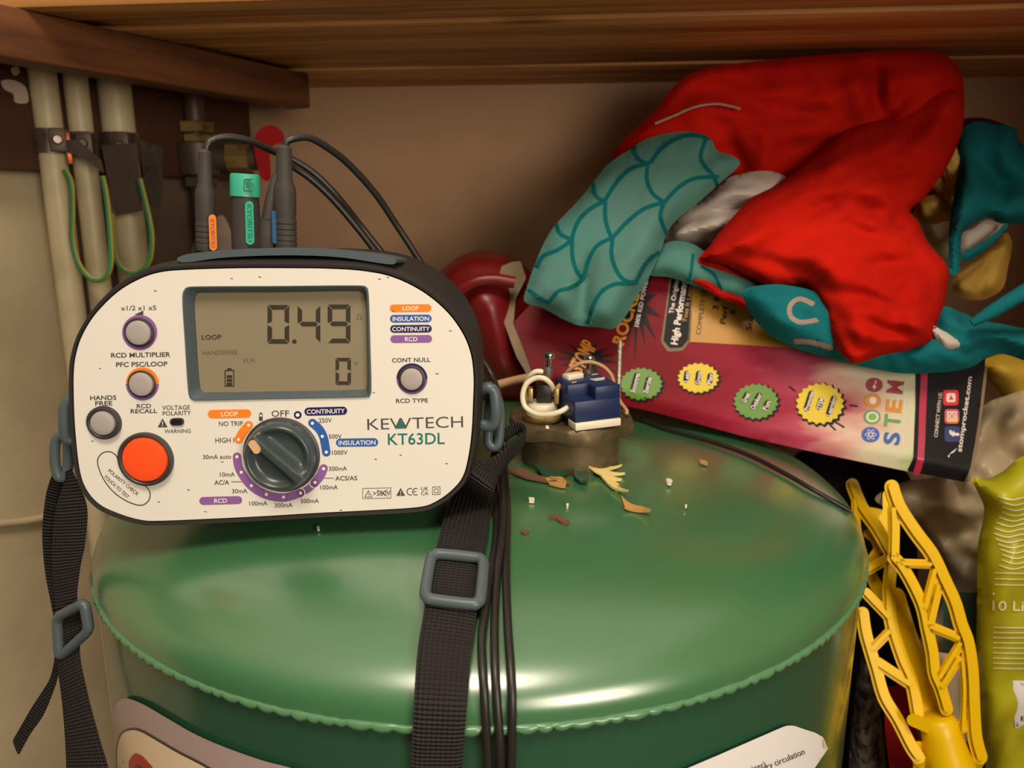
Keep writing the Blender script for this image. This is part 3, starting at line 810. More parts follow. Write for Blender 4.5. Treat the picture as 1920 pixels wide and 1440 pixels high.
# ------------------------------------------------------------------ debris on the dome
def flake(P, m, label, lift=.0006, th=.0012, cat='debris', curl=0.0, name='flake'):
    q = poly_resample(P, 3, True, False); c = np.mean(q, 0); R = max(np.linalg.norm(q - c, axis=1))
    fn = lambda x, y, l: surf(x, y, l + curl*(math.hypot(x-c[0], y-c[1])/R)**2)
    mb = MB(); mb.slab(fn, [tuple(p) for p in q], m, lift, lift + th, 5)
    return tag(mb.build(name), label, cat)
flake([(1102, 891), (1128, 884), (1166, 880), (1134, 888), (1172, 895), (1140, 895), (1166, 905), (1146, 905), (1160, 914), (1152, 916), (1177, 938), (1146, 920), (1124, 897)], 'foam', 'spiky pale yellow foam shaving in front of the bronze boss', curl=.004, name='foam_shaving')
flake([(1163, 943), (1172, 948), (1186, 952), (1202, 956), (1215, 966), (1219, 972), (1205, 966), (1188, 962), (1170, 960)], 'tan_foam', 'curled tan sliver below the spiky foam shaving', curl=.003, name='foam_sliver')
flake([(1022, 902), (1036, 898), (1054, 900), (1062, 908), (1060, 918), (1046, 916), (1030, 912)], 'tan_foam', 'flat ochre foam chip left of the spiky shaving', name='foam_chip')
flake([(1028, 975), (1038, 970), (1050, 971), (1056, 978), (1068, 982), (1064, 988), (1052, 985), (1044, 978)], 'rust', 'larger brown rust flake on the green dome', name='rust_flake')
flake([(976, 1002), (984, 998), (994, 1002), (984, 1006)], 'rust', 'smallest brown rust flake, near the black leads', name='rust_flake')
flake([(991, 939), (1002, 940), (1002, 946), (992, 945)], 'white_plastic', 'white crumb left of the rust flakes, close to the black leads', name='crumb', th=.0015)
flake([(1247, 905), (1254, 904), (1260, 908), (1258, 913), (1250, 911)], 'white_plastic', 'rounded white crumb far right of the foam shaving', name='crumb', th=.0018)
flake([(1061, 950), (1066, 949), (1066, 955), (1062, 956)], 'white_plastic', 'tiny white crumb above the larger rust flake', name='crumb', th=.0012)
flake([(594, 993), (600, 992), (600, 998), (595, 998)], 'white_plastic', 'tiny white crumb on the dome below the tester', name='crumb', th=.0012)
flake([(1283, 952), (1287, 951), (1288, 955), (1284, 956)], 'white_plastic', 'tiny white crumb alone on the right of the dome', name='crumb', th=.0012)
flake([(1310, 866), (1325, 870), (1326, 875), (1312, 871)], 'tan_foam', 'small tan chip beside the black cord', name='foam_chip')
flake([(950, 886), (975, 882), (1010, 897), (1040, 903), (1066, 906), (1070, 911), (1030, 909), (985, 900)], 'rust', 'ragged brown strip of torn jacket at the foot of the boss', name='torn_jacket_strip')

flake([(1002, 884), (1022, 880), (1052, 886), (1068, 894), (1044, 900), (1016, 897)], 'jacket_side', 'lifted green flap of torn jacket at the front of the boss', name='torn_jacket_flap', curl=.003)
flake([(1074, 892), (1094, 888), (1104, 897), (1100, 912), (1086, 910), (1076, 902)], 'jacket_side', 'small green flap of torn jacket left of the foam shaving', name='torn_jacket_flap', curl=.003)
# ================================================================== immersion heater boss
bx, by = .0335, .427
og = Vector((bx, by, dome_z(bx, by - .028)))
imm = thing('immersion_heater', 'bronze immersion heater boss on the dome with exposed wiring', 'immersion heater', og)
zt = CZ - .1155
mb = MB(); zb = CZ - .1470
mb.lathe([(.0285, zb), (.0290, zb + .002), (.0278, zb+.003), (.0282, zb + .012), (.0272, zt - .010), (.0280, zt - .0082)], T(bx, by, 0), 'bronze', 48); mb.build('boss', imm, og)
V = []; nseg = 96
def hexr(a, r):
    q = (a + .35) % (PI/3) - PI/6
    return r*(0.93 + .07*(1/math.cos(q) - 1)/(1/math.cos(PI/6) - 1))
loops = []
for r, z, wv in ((.030, zt-.0085, 0), (.0362, zt-.0080, 1), (.0372, zt-.0060, 1), (.0368, zt-.0015, 1), (.0350, zt, 0), (.0260, zt, 0), (.0250, zt-.0012, 0)):
    loops.append([Vector((bx + hexr(a, r)*math.cos(a), by + hexr(a, r)*math.sin(a), z - wv*.0012*math.cos(6*(a+.35)))) for a in np.linspace(0, 2*PI, nseg, endpoint=False)])
mb = MB(); mb.loft(loops, 'bronze', True, True); mb.build('hex_flange', imm, og)
# thermostat box
c0 = atz(1078, 808, zt + .0003)
RT = Matrix.Translation(c0) @ Matrix.Rotation(math.radians(17), 4, 'Z') @ Matrix.Rotation(math.radians(-2), 4, 'Y')
Lx, Ly, Lz = .0262, .030, .0185
mb = MB()
mb.box((Lx, Ly, Lz*.62), RT @ T(Lx/2, Ly/2, .0042 + Lz*.31), 'blue_plastic', .0008)
mb.box((Lx, Ly*.66, Lz*.42), RT @ T(Lx/2, Ly*.67, .0042 + Lz*.79), 'blue_plastic', .0008)
mb.box((Lx*.55, Ly*.36, Lz*.42), RT @ T(Lx*.725, Ly*.18, .0042 + Lz*.79), 'blue_plastic', .0008)
th = mb.build('thermostat_box', imm, og)
mb = MB(); mb.box((Lx, .0026, .0042), RT @ T(Lx/2, .0004, .0021), 'white_plastic', .0006); mb.box((.002, .010, .0042), RT @ T(.0010, .005, .0021), 'white_plastic', .0004)
mb.box((.0022, .004, .0042), RT @ T(.0010, .026, .0021), 'white_plastic', .0004); mb.box((Lx-.003, Ly-.003, .004), RT @ T(Lx/2, Ly/2+.001, .0021), 'black_plastic', .0002); mb.build('base_strip', th, og)
mb = MB(); q = RT @ T(Lx*.33, Ly*.80, .0042 + Lz)
mb.box((.0105, .0062, .0030), q @ Matrix.Rotation(.25, 4, 'Z') @ T(0, 0, .0012), 'white_plastic', .0006)
mb.build('dial', th, og)
def on_top(x, y, l): return RT @ Vector((x, y, .0042 + Lz + l))
mb = MB()
for i, (x, y, w_) in enumerate(((.016, .0165, .009), (.0165, .0145, .0075), (.017, .0125, .006), (.021, .0265, .004), (.004, .0135, .003))):
    mb.slab(on_top, [(x, y), (x+w_, y+.0008), (x+w_, y+.0018), (x, y+.0010)], 'ink_w', -.0002, .00008)
mb.build('printed_marks', th, og)
# terminal post assembly on the left
p = atz(1016, 786, zt)
mb = MB(); mb.lathe([(.0100, 0), (.0108, .0010), (.0108, .0024), (.0096, .0034)], T(*p), 'brass', 32); mb.build('brass_ring', imm, og)
mb = MB(); mb.lathe([(.0090, .0028), (.0092, .0040), (.0086, .0062), (.0088, .0075), (.0080, .0100)], T(*p), 'white_plastic', 28); mb.build('ceramic_cup', imm, og)
mb = MB(); mb.box((.0085, .008, .0105), T(p.x+.001, p.y, p.z+.0155), 'black_plastic', .001)
mb.box((.0028, .006, .0075), T(p.x-.0065, p.y-.002, p.z+.015), 'brass', .0006); mb.box((.0028, .006, .0090), T(p.x+.0078, p.y-.003, p.z+.0145), 'brass', .0006)
mb.build('terminal_block', imm, og)
def post(px, py0, py1, Y, hr):
    a = at(px-4, py1, Y); b = at(px, py0, Y); ax = (b-a).normalized(); x = ax.orthogonal().normalized()
    f = frame(a, x, ax.cross(x), ax); L = (b-a).length
    mb = MB(); mb.lathe([(.0032, 0), (.0034, L*.35), (.0030, L*.42)], f, 'darksteel', 18)
    mb.lathe([(.0016, L*.40), (.0016, L*.78), (.0030, L*.80), (.0034, L*.88), (.0030, L*.97), (.0014, L)], f, 'chrome', 20)
    return mb.build('terminal_screw', imm, og)
post(1030, 661, 708, p.y - .001, .003)
post(1105, 666, 712, .452, .003)
mb = MB()
a = at(1157, 806, .432); b = at(1163, 640, .447); mb.tube([a, (a+b)/2, b], .00145, 'thread', 14); mb.build('threaded_rod', imm, og)['label'] = 'long threaded steel rod'
mb = MB(); mb.tube([at(1064, 764, .401), at(1050, 772, .399), at(1030, 777, .400), at(1005, 776, .403), at(985, 763, .407), at(980, 742, .409), at(987, 720, .410), at(1004, 709, .410), at(1021, 710, .409), at(1034, 722, .411), at(1037, 735, .416)], .00145, 'cream_cable', 14, step=.001); mb.build('wire', imm, og)['label'] = 'stiff cream wire looping into the blue box'
mb = MB(); mb.tube([at(1018, 697, p.y-.002), at(1004, 697, p.y-.002), at(992, 708, p.y), at(984, 730, p.y+.004), at(990, 760, p.y+.008)], .00145, 'cream_cable', 12, step=.001); mb.build('wire', imm, og)['label'] = 'short cream wire behind the loop'
mb = MB(); mb.tube([at(1056, 712, .440), at(1066, 695, .438), at(1086, 682, .437), at(1108, 679, .437), at(1130, 687, .436), at(1146, 703, .434), at(1154, 730, .433), at(1162, 752, .428), at(1175, 770, .420), at(1174, 776, .419)], .00115, 'tan_cable', 12, step=.001); mb.build('wire', imm, og)['label'] = 'brown wire arching over the blue box'
mb = MB(); mb.tube([at(1040, 742, .415), at(1046, 728, .413), at(1052, 722, .413)], .0016, 'tan_cable', 12, step=.001); mb.build('wire', imm, og)
mb = MB(); mb.tube([at(1002, 706, .432), at(970, 712, .435), at(930, 722, .438), at(880, 736, .445), at(800, 800, .455), at(760, 850, .462)], .0025, 'tan_cable', 14); mb.build('supply_flex', imm, og)['label'] = 'thick beige flex leading behind the tester'
mb = MB(); mb.box((.0018, .004, .0010), T(*atz(1026, 801, zt + .0006)), 'white_plastic', .0002); mb.build('white_scrap', imm, og)

# ================================================================== the installation tester
TL = math.radians(3.0); RL = math.radians(0.9)
FN = Vector((0, -math.cos(TL), math.sin(TL)))
FU0 = Vector((1, 0, 0)); FV0 = Vector((0, math.sin(TL), math.cos(TL)))
FU = FU0*math.cos(RL) + FV0*math.sin(RL); FV = FV0*math.cos(RL) - FU0*math.sin(RL)
FP0 = at(515, 745, .335)
def F_(px, py, l=0.0): return onplane(px, py, FP0, FN) + FN*l
S = (F_(520, 745) - F_(519, 745)).length
tb = F_(515, 985) - FN*.04
og = Vector((tb.x, tb.y, tb.z))
tester = thing('electrical_tester', 'white faced multifunction electrical tester in a black rubber case on the dome', 'tester', og)
plate = [(560, 503), (620, 504), (680, 508), (735, 519), (790, 545), (835, 581), (865, 620), (882, 660), (888, 705), (887, 755), (885, 800), (880, 845), (869, 890), (848, 917), (819, 938), (787, 949),
         (700, 955), (600, 960), (500, 966), (400, 971), (300, 975), (265, 973), (224, 961), (189, 944), (165, 917), (152, 880), (144, 810), (141, 750), (141, 695), (146, 660), (158, 626), (182, 588), (221, 549), (260, 525), (300, 511), (350, 506), (450, 503)]
PL = poly_resample(plate, 8)[::1]
cen = PL.mean(0)
ang = np.arctan2(PL[:, 1] - cen[1], PL[:, 0] - cen[0])
topw = np.clip(-np.sin(ang), 0, 1)
def body_loop(off, lift, shrink=1.0, up=0.0):
    q = offset_loop(PL, off); q = cen + (q - cen)*shrink
    return [F_(x, y, lift) + FV*up for x, y in q]
mb = MB()
n_ = len(PL)
mb.loft([body_loop(-3, -.0012), body_loop(1.0, -.0004), body_loop(3, .0014), body_loop(8, .0016), body_loop(12 + 4*topw, -.0015), body_loop(15 + 6*topw, -.007), body_loop(15 + 6*topw, -.012),
         body_loop(12 + 6*topw, -.0135), body_loop(13 + 6*topw, -.015), body_loop(14 + 6*topw, -.035, 1, .002), body_loop(12 + 5*topw, -.060, .98, .006), body_loop(0, -.076, .95, .010), body_loop(-14, -.080, .94, .010)], 'rubber', False, True)
body = mb.build('case', tester, og, sharp=50)
lcdo = poly_resample([(345, 556), (352, 541), (366, 537), (520, 536), (672, 535), (687, 539), (692, 552), (695, 645), (697, 728), (693, 741), (680, 744), (520, 747), (376, 750), (362, 747), (356, 734), (350, 645)], 7, True, True)
# panel sheet with the window cut out, and the print on it
mb = MB()
mb.decal(F_, [PL, lcdo], 'plate', .0010)
L1 = .00112; L2 = .00122
def tx(t_, c, wh, m='ink', bold=.008, ang=-1.0, l=L1): mb.text(F_, t_, c, wh, m, l, ang, bold)
def pl_(c, w_, h, m, t_, tw, ang=-1.0, th=None):
    mb.decal(F_, [pill(c, w_, h, ang)], m, L1); mb.text(F_, t_, c, (tw, th or h*.56), 'ink_w', L2, ang, .012)
tx('x1/2 x1 x5', (262, 577), (66, 9))
mb.decal(F_, [[(253, 590), (271, 582), (271, 590)]], 'ink', L1)
tx('RCD MULTIPLIER', (266, 664.5), (111, 9), bold=.02); tx('PFC PSC/LOOP', (268, 682), (96, 9), bold=.02)
tx('RCD', (272, 760), (27, 8), bold=.02); tx('RECALL', (272, 769.5), (50, 8), bold=.02)
tx('HANDS', (196, 744.5), (49, 8.5), bold=.02); tx('FREE', (197, 755), (32, 8.5), bold=.02)
tx('VOLTAGE', (332, 763), (52, 8.5)); tx('POLARITY', (333.5, 773.5), (53, 8.5)); tx('WARNING', (335, 807), (49, 7.5))
def warn(c, s, m='ink'):
    mb.decal(F_, [[(c[0]-s*.55, c[1]+s*.48), (c[0], c[1]-s*.5), (c[0]+s*.55, c[1]+s*.48)]], m, L1)
    mb.decal(F_, [[(c[0]-s*.05, c[1]-s*.15), (c[0]+s*.05, c[1]-s*.15), (c[0]+s*.03, c[1]+s*.2), (c[0]-s*.03, c[1]+s*.2)]], 'ink_w', L2)
    mb.decal(F_, [circle((c[0], c[1]+s*.32), s*.06, 8)], 'ink_w', L2)
warn((307, 792), 17)
# touch pad outline
bc = (286, 846)
pad = arc(bc, 103, 167, 106, 20) + arc((bc[0] + 83.5*math.cos(math.radians(105)), bc[1] + 83.5*math.sin(math.radians(105))), 19.5, 100, -80, 12) + arc(bc, 64, 106, 165, 16) + arc((bc[0] + 83.5*math.cos(math.radians(167)), bc[1] + 83.5*math.sin(math.radians(167))), 19.5, 350, 170, 12)
pad = poly_resample(pad, 4, True, False)
mb.decal(F_, [offset_loop(pad, 1), offset_loop(pad, -1)], 'ink', L1)
tx('POLARITY CHECK', (234, 903), (72, 7), ang=40); tx('TOUCH TO TEST', (221, 911), (60, 7), ang=42)
for y, m, t_, tw in ((577.5, 'ink_o', 'LOOP', 30), (597, 'ink_b', 'INSULATION', 68), (616, 'ink_n', 'CONTINUITY', 70), (635, 'ink_p', 'RCD', 23)):
    pl_((770.5 + (y-577)*.02, y), 78, 14.5, m, t_, tw, -.5)
tx('CONT NULL', (771.5, 674), (72, 8), bold=.02); tx('RCD TYPE', (773, 750), (60, 8), bold=.02)
tx('KEWTECH', (779, 791.5), (179, 22), bold=-.004, ang=-1.6, l=L1)
mb.decal(F_, [[(742, 802.5), (751, 786), (761, 802.0)]], 'ink_t', L2)
tx('KT63DL', (781, 821), (106, 22), 'ink_t', ang=-1.0)
pl_((432, 775), 81, 16, 'ink_o', 'LOOP', 31); tx('NO TRIP', (434.5, 793), (45, 9)); tx('HIGH I', (423, 824), (35, 9.5))
kc = (530, 851)
def link(pts, wpx, m):
    mb.decal(F_, [stroke(pts, wpx)], m, L1)
def dots(pts, r=3.0):
    for p_ in pts: mb.decal(F_, [circle(p_, r, 14)], 'ink_w', L2)
link([(468, 796), (457, 809), (449, 823)], 16, 'ink_o'); dots([(468, 796), (449, 823)])
link([(587, 792), (600, 804), (608, 820), (613, 847)], 16, 'ink_b'); dots([(587, 792.5), (605.5, 817), (613, 846.5)])
link([(446, 855), (448, 870), (454, 885), (472, 909), (500, 926), (533, 931.5), (564, 923)], 16, 'ink_p')
link([(564, 923), (580, 915), (591, 904)], 13, 'ink_p'); link([(591, 904), (601, 892), (608, 877)], 16, 'ink_p')
for c, a0, a1 in (((564, 923), -75, 60), ((591, 904), 100, 235)):
    ar = arc(c, 10.0, a0, a1, 14); br = arc(c, 8.2, a1, a0, 14); mb.decal(F_, [ar + br], 'ink_w', L2)
dots([(446, 855), (454, 884), (473, 909), (501, 925.5), (533, 930.5), (565, 923), (592, 903), (608, 877.5)])
mb.decal(F_, [circle((559.5, 777), 7.3, 24)], 'ink_n', L1); dots([(559.5, 777)], 3.6)
pl_((612, 770), 80, 15.5, 'ink_n', 'CONTINUITY', 71, -1.5); pl_((670.5, 828.5), 79, 15.5, 'ink_b', 'INSULATION', 69, -.8); pl_((415.5, 937), 80, 15, 'ink_p', 'RCD', 24, -1.5)
tx('OFF', (527, 774), (33, 12), bold=.008)
mb.decal(F_, [[(487, 775), (494, 775), (494, 788), (487, 788)], [(488, 776), (493, 776), (493, 780), (488, 780)]], 'ink', L1); mb.decal(F_, [[(488.5, 772.5), (492.5, 772.5), (492.5, 775), (488.5, 775)]], 'ink', L1)
for t_, c, w_ in (('250V', (611, 787), 24), ('500V', (629.5, 817), 24), ('1000V', (638, 847), 29), ('30mA auto', (408.5, 855), 53), ('10mA', (428, 888), 28), ('30mA', (451, 919), 29),
                  ('100mA', (486, 942), 34), ('300mA', (533, 945.5), 34), ('500mA', (582, 937.5), 34), ('100mA', (618, 912), 33), ('300mA', (634.5, 877), 34)):
    tx(t_, c, (w_, 8.5))
tx('AC/A', (417.5, 903), (28, 8.5), bold=.015); tx('ACS/AS', (650, 895), (41, 8.5), bold=.015)
mb.decal(F_, [[(435, 901.2), (455, 901.2), (455, 902.8), (435, 902.8)]], 'ink_p', L1); mb.decal(F_, [[(609, 894.5), (627, 894.3), (627, 895.7), (609, 896)]], 'ink_p', L1)
# approval marks
def rectring(x0, y0, x1, y1, t_=1.0, skew=-1.2):
    A_ = [(x0, y0), (x1, y0+skew), (x1, y1+skew), (x0, y1)]
    mb.decal(F_, [A_, [(x0+t_, y0+t_), (x1-t_, y0+t_+skew), (x1-t_, y1-t_+skew), (x0+t_, y1-t_)]], 'ink', L1)
rectring(680.5, 914, 734, 934)
tri = [(684, 931), (691.5, 917.5), (699, 931)]
mb.decal(F_, [tri, [(686, 930), (691.5, 920), (697, 930)]], 'ink', L1); tx('!', (691.5, 926.3), (1.5, 6), l=L1)
tx('>550V', (716.5, 923), (33, 9.5), ang=-2); mb.decal(F_, [stroke([(708, 917), (727, 929)], 1)], 'ink', L1); mb.decal(F_, [stroke([(708, 928), (727, 917)], 1)], 'ink', L1)
warn((752, 921), 15)
for cx_ in (769, 779.5): mb.decal(F_, [arc((cx_+1, 920.5), 7, 60, 300, 16) + arc((cx_+1, 920.5), 5.4, 300, 60, 16)], 'ink', L1)
mb.decal(F_, [[(775.5, 919.8), (781.5, 919.7), (781.5, 921), (775.5, 921.2)]], 'ink', L1)
tx('UK', (797, 914.8), (14, 7)); tx('CA', (797, 923.3), (14, 7)); rectring(811, 911.3, 826, 926.5, 1.1, -.6); rectring(814.5, 915, 822.5, 923, 1.0, -.3)
# scuffs on the panel
rs = random.Random(11)
for x, y in ((436, 522), (488, 519), (713, 523), (728, 520), (702, 735), (705, 860), (752, 852), (176, 826), (355, 917), (387, 958), (419, 865), (738, 583), (820, 700), (838, 868), (190, 690), (293, 545), (640, 955), (260, 640), (845, 620), (300, 940)):
    q = [(x + rs.uniform(1.0, 2.6)*math.cos(a)*1.6, y + rs.uniform(.5, 1.2)*math.sin(a)) for a in np.linspace(0, 2*PI, 7, endpoint=False)]
    mb.decal(F_, [q], 'sticker_dark', L1)
mb.build('face_panel', tester, og)
# display
lcdi = poly_resample([(358, 566), (364, 553), (377, 549), (520, 548), (664, 546), (679, 550), (684, 562), (686, 645), (687, 719), (684, 730), (672, 734), (520, 737), (386, 739), (374, 736), (368, 725), (362, 645)], 7, True, True)
m_ = min(len(lcdo), len(lcdi))
def res_n(P, n):
    P = np.vstack([P, P[:1]]); s_ = np.r_[0, np.cumsum(np.linalg.norm(np.diff(P, axis=0), axis=1))]; q = np.linspace(0, s_[-1], n, endpoint=False)
    return np.stack([np.interp(q, s_, P[:, k]) for k in (0, 1)], -1)
lo_, li_ = res_n(lcdo, 120), res_n(lcdi, 120)
mb = MB(); lc = lo_.mean(0)
mb.loft([[F_(*p_, .0006) for p_ in lc + (lo_-lc)*1.004], [F_(*p_, .0017) for p_ in lo_], [F_(*p_, .0017) for p_ in lc + (lo_-lc)*.985], [F_(*p_, -.0022) for p_ in li_], [F_(*p_, -.0040) for p_ in lc + (li_-lc)*.99]], 'bezel')
bz = mb.build('display_bezel', tester, og)
mb = MB(); mb.decal(F_, [lc + (li_-lc)*1.0], 'lcd', -.0036)
D1 = -.0034
def seg7(x0, x1, y0, y1, t_, on, m='lcd_ink', sk=.0):
    ym = (y0+y1)/2; g = t_*.18; h = t_/2
    segs = {'a': [(x0+g, y0), (x1-g, y0), (x1-t_, y0+t_), (x0+t_, y0+t_)], 'd': [(x0+t_, y1-t_), (x1-t_, y1-t_), (x1-g, y1), (x0+g, y1)],
            'g': [(x0+t_*.5, ym), (x0+t_, ym-h), (x1-t_, ym-h), (x1-t_*.5, ym), (x1-t_, ym+h), (x0+t_, ym+h)],
            'f': [(x0, y0+g), (x0+t_, y0+t_+g), (x0+t_, ym-h-g), (x0, ym-g)], 'b': [(x1, y0+g), (x1, ym-g), (x1-t_, ym-h-g), (x1-t_, y0+t_+g)],
            'e': [(x0, ym+g), (x0+t_, ym+h+g), (x0+t_, y1-t_-g), (x0, y1-g)], 'c': [(x1, ym+g), (x1, y1-g), (x1-t_, y1-t_-g), (x1-t_, ym+h+g)]}
    for k in on: mb.decal(F_, [segs[k]], m, D1)
seg7(497, 538, 573, 646, 8.5, 'abcdef'); seg7(554, 597, 573, 645, 8.5, 'fgbc'); seg7(611, 654, 572, 645, 8.5, 'abcdfg')
mb.decal(F_, [circle((548, 642), 4.2, 16)], 'lcd_ink', D1)
seg7(626, 655, 673, 724, 6.5, 'abcdef')
def lt(t_, c, wh, m='lcd_ink', b=.01): mb.text(F_, t_, c, wh, m, D1, -.8, b)
lt('LOOP', (391, 633.5), (37, 9)); lt('HANDSFREE', (407, 662.5), (66, 8.5), 'lcd_faint', 0); lt('VLN', (461, 677), (23, 8), 'lcd_faint', 0); lt('V', (665, 683), (8, 8), 'lcd_faint')
om = arc((671, 594.5), 4.6, 120, 420, 18); mb.decal(F_, [om + arc((671, 594.5), 3.3, 420, 120, 18)], 'lcd_faint', D1); mb.decal(F_, [[(665.5, 599.5), (669.5, 598), (669.5, 600), (665.5, 600.8)]], 'lcd_faint', D1); mb.decal(F_, [[(672.5, 598), (676.5, 599.5), (676.5, 600.8), (672.5, 600)]], 'lcd_faint', D1)
mb.decal(F_, [[(416, 696), (434, 695.5), (434, 727), (416, 727.5)], [(417.8, 697.8), (432.2, 697.3), (432.2, 725.3), (417.8, 725.7)]], 'lcd_ink', D1); mb.decal(F_, [[(421, 692.5), (429, 692.3), (429, 695.5), (421, 695.7)]], 'lcd_ink', D1)
for y in (706, 713, 720): mb.decal(F_, [[(420, y), (430, y-.3), (430, y+5), (420, y+5.2)]], 'lcd_ink', D1)
mb.build('display', tester, og)
# lamp lens
mb = MB(); mb.slab(F_, pill((334.5, 789.5), 26, 14, -1), 'ring', .0008, .0018); mb.slab(F_, pill((334.5, 789.5), 19, 9, -1), 'black_plastic', .0008, .0021); mb.build('warning_lamp', tester, og)
# buttons
def ffr(px, py, l=0.0): return frame(F_(px, py, l), FU, FV, FN)
def button(c, r_ring, r_dark, r_btn, m, halves=None, h=.0024, ringh=.0012, name='push_button'):
    mb = MB(); f = ffr(*c, .001); rb = r_btn*S
    mb.lathe([(rb, 0), (rb, h*.6), (rb*.95, h*.86), (rb*.8, h*.97), (rb*.5, h*1.03), (.0001, h*1.05)], f, m, 40)
    b = mb.build(name, tester, og)
    mb = MB(); r0, r1 = rb*1.02, r_dark*S
    mb.lathe([(r0, 0), (r0, ringh*.7), (r0*.6 + r1*.4, ringh), (r1*.9 + r0*.1, ringh*.85), (r1, ringh*.3), (r1, 0)], f, 'ring', 48, False)
    if halves:
        for (a0, a1, mm) in halves: mb.decal(F_, [arc(c, r_ring, a0, a1, 30) + arc(c, r_dark-1, a1, a0, 30)], mm, L1 - .00004)
    mb.build('button_ring', b, og)
    return b
button((264, 623), 33, 27.5, 22.5, 'grey_btn', [(0, 360, 'ink_p')])['label'] = 'grey button in a purple ring'
button((269, 719), 31, 26, 22, 'grey_btn', [(180, 360, 'ink_o'), (0, 180, 'ink_p')])['label'] = 'grey button in an orange and purple ring'
button((199, 791), 0, 32, 23, 'grey_btn', None, .0030, .0022)['label'] = 'grey hands free button'
button((773, 709.5), 29, 25.5, 20.5, 'grey_btn', [(180, 360, 'ink_n'), (0, 180, 'ink_p')])['label'] = 'grey button in a navy and purple ring'
button((277, 859), 0, 52, 43, 'orange_btn', None, .0030, .0024, 'test_button')['label'] = 'large orange-red test button'
# rotary selector with a ridge across it
R0 = 69*S; V, F = [], []; NA, NR = 120, 36
th0 = math.atan2(-(905-815), 575-480)            # ridge direction on the panel (up is +)
for i in range(NR+1):
    r = i/NR
    for k in range(NA):
        a = 2*PI*k/NA; x, y = r*math.cos(a), r*math.sin(a)
        al = x*math.cos(th0) + y*math.sin(th0); pe = -x*math.sin(th0) + y*math.cos(th0)
        dish = .0044 + .0032*math.exp(-((r-.83)/.13)**2)
        edge = min(1, max(0, (1-r)/.07)); h = dish*(edge**.5 if edge < 1 else 1)
        wr = .175 + .03*(al > 0)*al
        rg = 1/(1 + (abs(pe)/wr)**5)*(1/(1 + max(0, abs(al)-.86)*14)**2)
        h = h*(1-rg) + .0100*rg*(edge**.35)
        V.append(ffr(*kc, .0010) @ Vector((x*R0, y*R0, max(h, 0))))
for i in range(NR):
    for k in range(NA): F.append((i*NA+k, (i+1)*NA+k, (i+1)*NA+(k+1) % NA, i*NA+(k+1) % NA))
mb = MB(); mb.add(V, F, 'knob'); mb.lathe([(R0*.99, 0), (R0*1.045, 0), (R0*1.045, .0012), (R0*.99, .0016)], ffr(*kc, .001), 'ring', 72, False)
kb = mb.build('selector_knob', tester, og, sharp=60)
mb = MB(); pv = pill((0, 0), 27, 14.5, 54)
fk = lambda x, y, l: F_(x, y, l)
mb.slab(F_, [(493 + a, 826 + b) for a, b in pv], 'pointer', .0090, .0117); mb.build('pointer', kb, og)
# connector shelf along the top
mb = MB()
top = poly_resample([(330, 488), (336, 480), (365, 474), (430, 468), (500, 465), (560, 464), (620, 467), (690, 474), (728, 480), (742, 487), (740, 494), (722, 494), (640, 482), (560, 478), (480, 479), (410, 483), (350, 491)], 6)
bk = [F_(x, y, -.062) for x, y in cen + (top - cen)*1.0]
mb.loft([[F_(x, y, -.0005) for x, y in cen + (top-cen)*.997], [F_(x, y, -.0015) for x, y in top], [F_(x, y, -.020) for x, y in top], [F_(x, y, -.052) for x, y in cen + (top-cen)*.98]], 'slate', True, True)
mb.build('connector_shelf', tester, og, sharp=45)
# strap lugs moulded on the case sides
mb = MB(); mb.tube([F_(134, 753, -.010), F_(117, 755, -.008), F_(107, 768, -.007), F_(105, 800, -.007), F_(107, 828, -.008), F_(117, 836, -.009), F_(134, 834, -.010)], .0028, 'slate', 14); mb.build('strap_lug', tester, og)
mb = MB(); mb.tube([F_(900, 738, -.012), F_(916, 735, -.010), F_(926, 745, -.010), F_(929, 775, -.010), F_(927, 800, -.011), F_(916, 810, -.012), F_(900, 808, -.013)], .0028, 'slate', 14); mb.build('strap_lug', tester, og)

# ------------------------------------------------------------------ carrying strap
og = surf(820, 1440, .003)
st = thing('carrying_strap', 'black webbing carrying strap with grey buckles hanging from the tester', 'strap', og)
YS = F_(115, 880, -.014).y
# left side: ring, folded webbing, slider, tail
def Q(x, y, dy=0.0): return at(x, y, YS + dy)
mb = MB(); mb.tube([Q(112, 818), Q(104, 830), Q(103, 866), Q(110, 893), Q(122, 893), Q(128, 868), Q(127, 832), Q(120, 818)], .0023, 'slate', 14, True); mb.build('ring', st, og)
mb = MB()
mb.ribbon([Q(103, 878, .004), Q(92, 905, .005), Q(84, 940, .006), Q(79, 1000, .006), Q(84, 1070, .006), Q(95, 1130, .003), Q(104, 1175, .002)],
          [Q(124, 878, .004), Q(122, 910, .008), Q(125, 950, .010), Q(126, 1000, .010), Q(128, 1070, .010), Q(134, 1130, .006), Q(140, 1150, .003)], .0016, 'webbing2')
mb.build('webbing', st, og)
mb = MB()
mb.ribbon([Q(122, 884, -.002), Q(116, 915, .000), Q(104, 960, .001), Q(98, 1020, .001), Q(99, 1080, .001), Q(104, 1140, .000), Q(106, 1190, -.002), Q(106, 1238, -.004), Q(116, 1316, -.010), Q(122, 1390, -.018), Q(124, 1450, -.026), Q(124, 1560, -.035)],
          [Q(134, 879, -.001), Q(150, 912, -.003), Q(164, 955, -.004), Q(160, 1018, -.003), Q(150, 1070, -.002), Q(146, 1130, -.003), Q(168, 1165, -.005), Q(150, 1215, -.008), Q(164, 1296, -.018), Q(186, 1380, -.030), Q(206, 1450, -.042), Q(225, 1560, -.055)], .0016, 'webbing')
mb.build('webbing', st, og)
mb = MB()
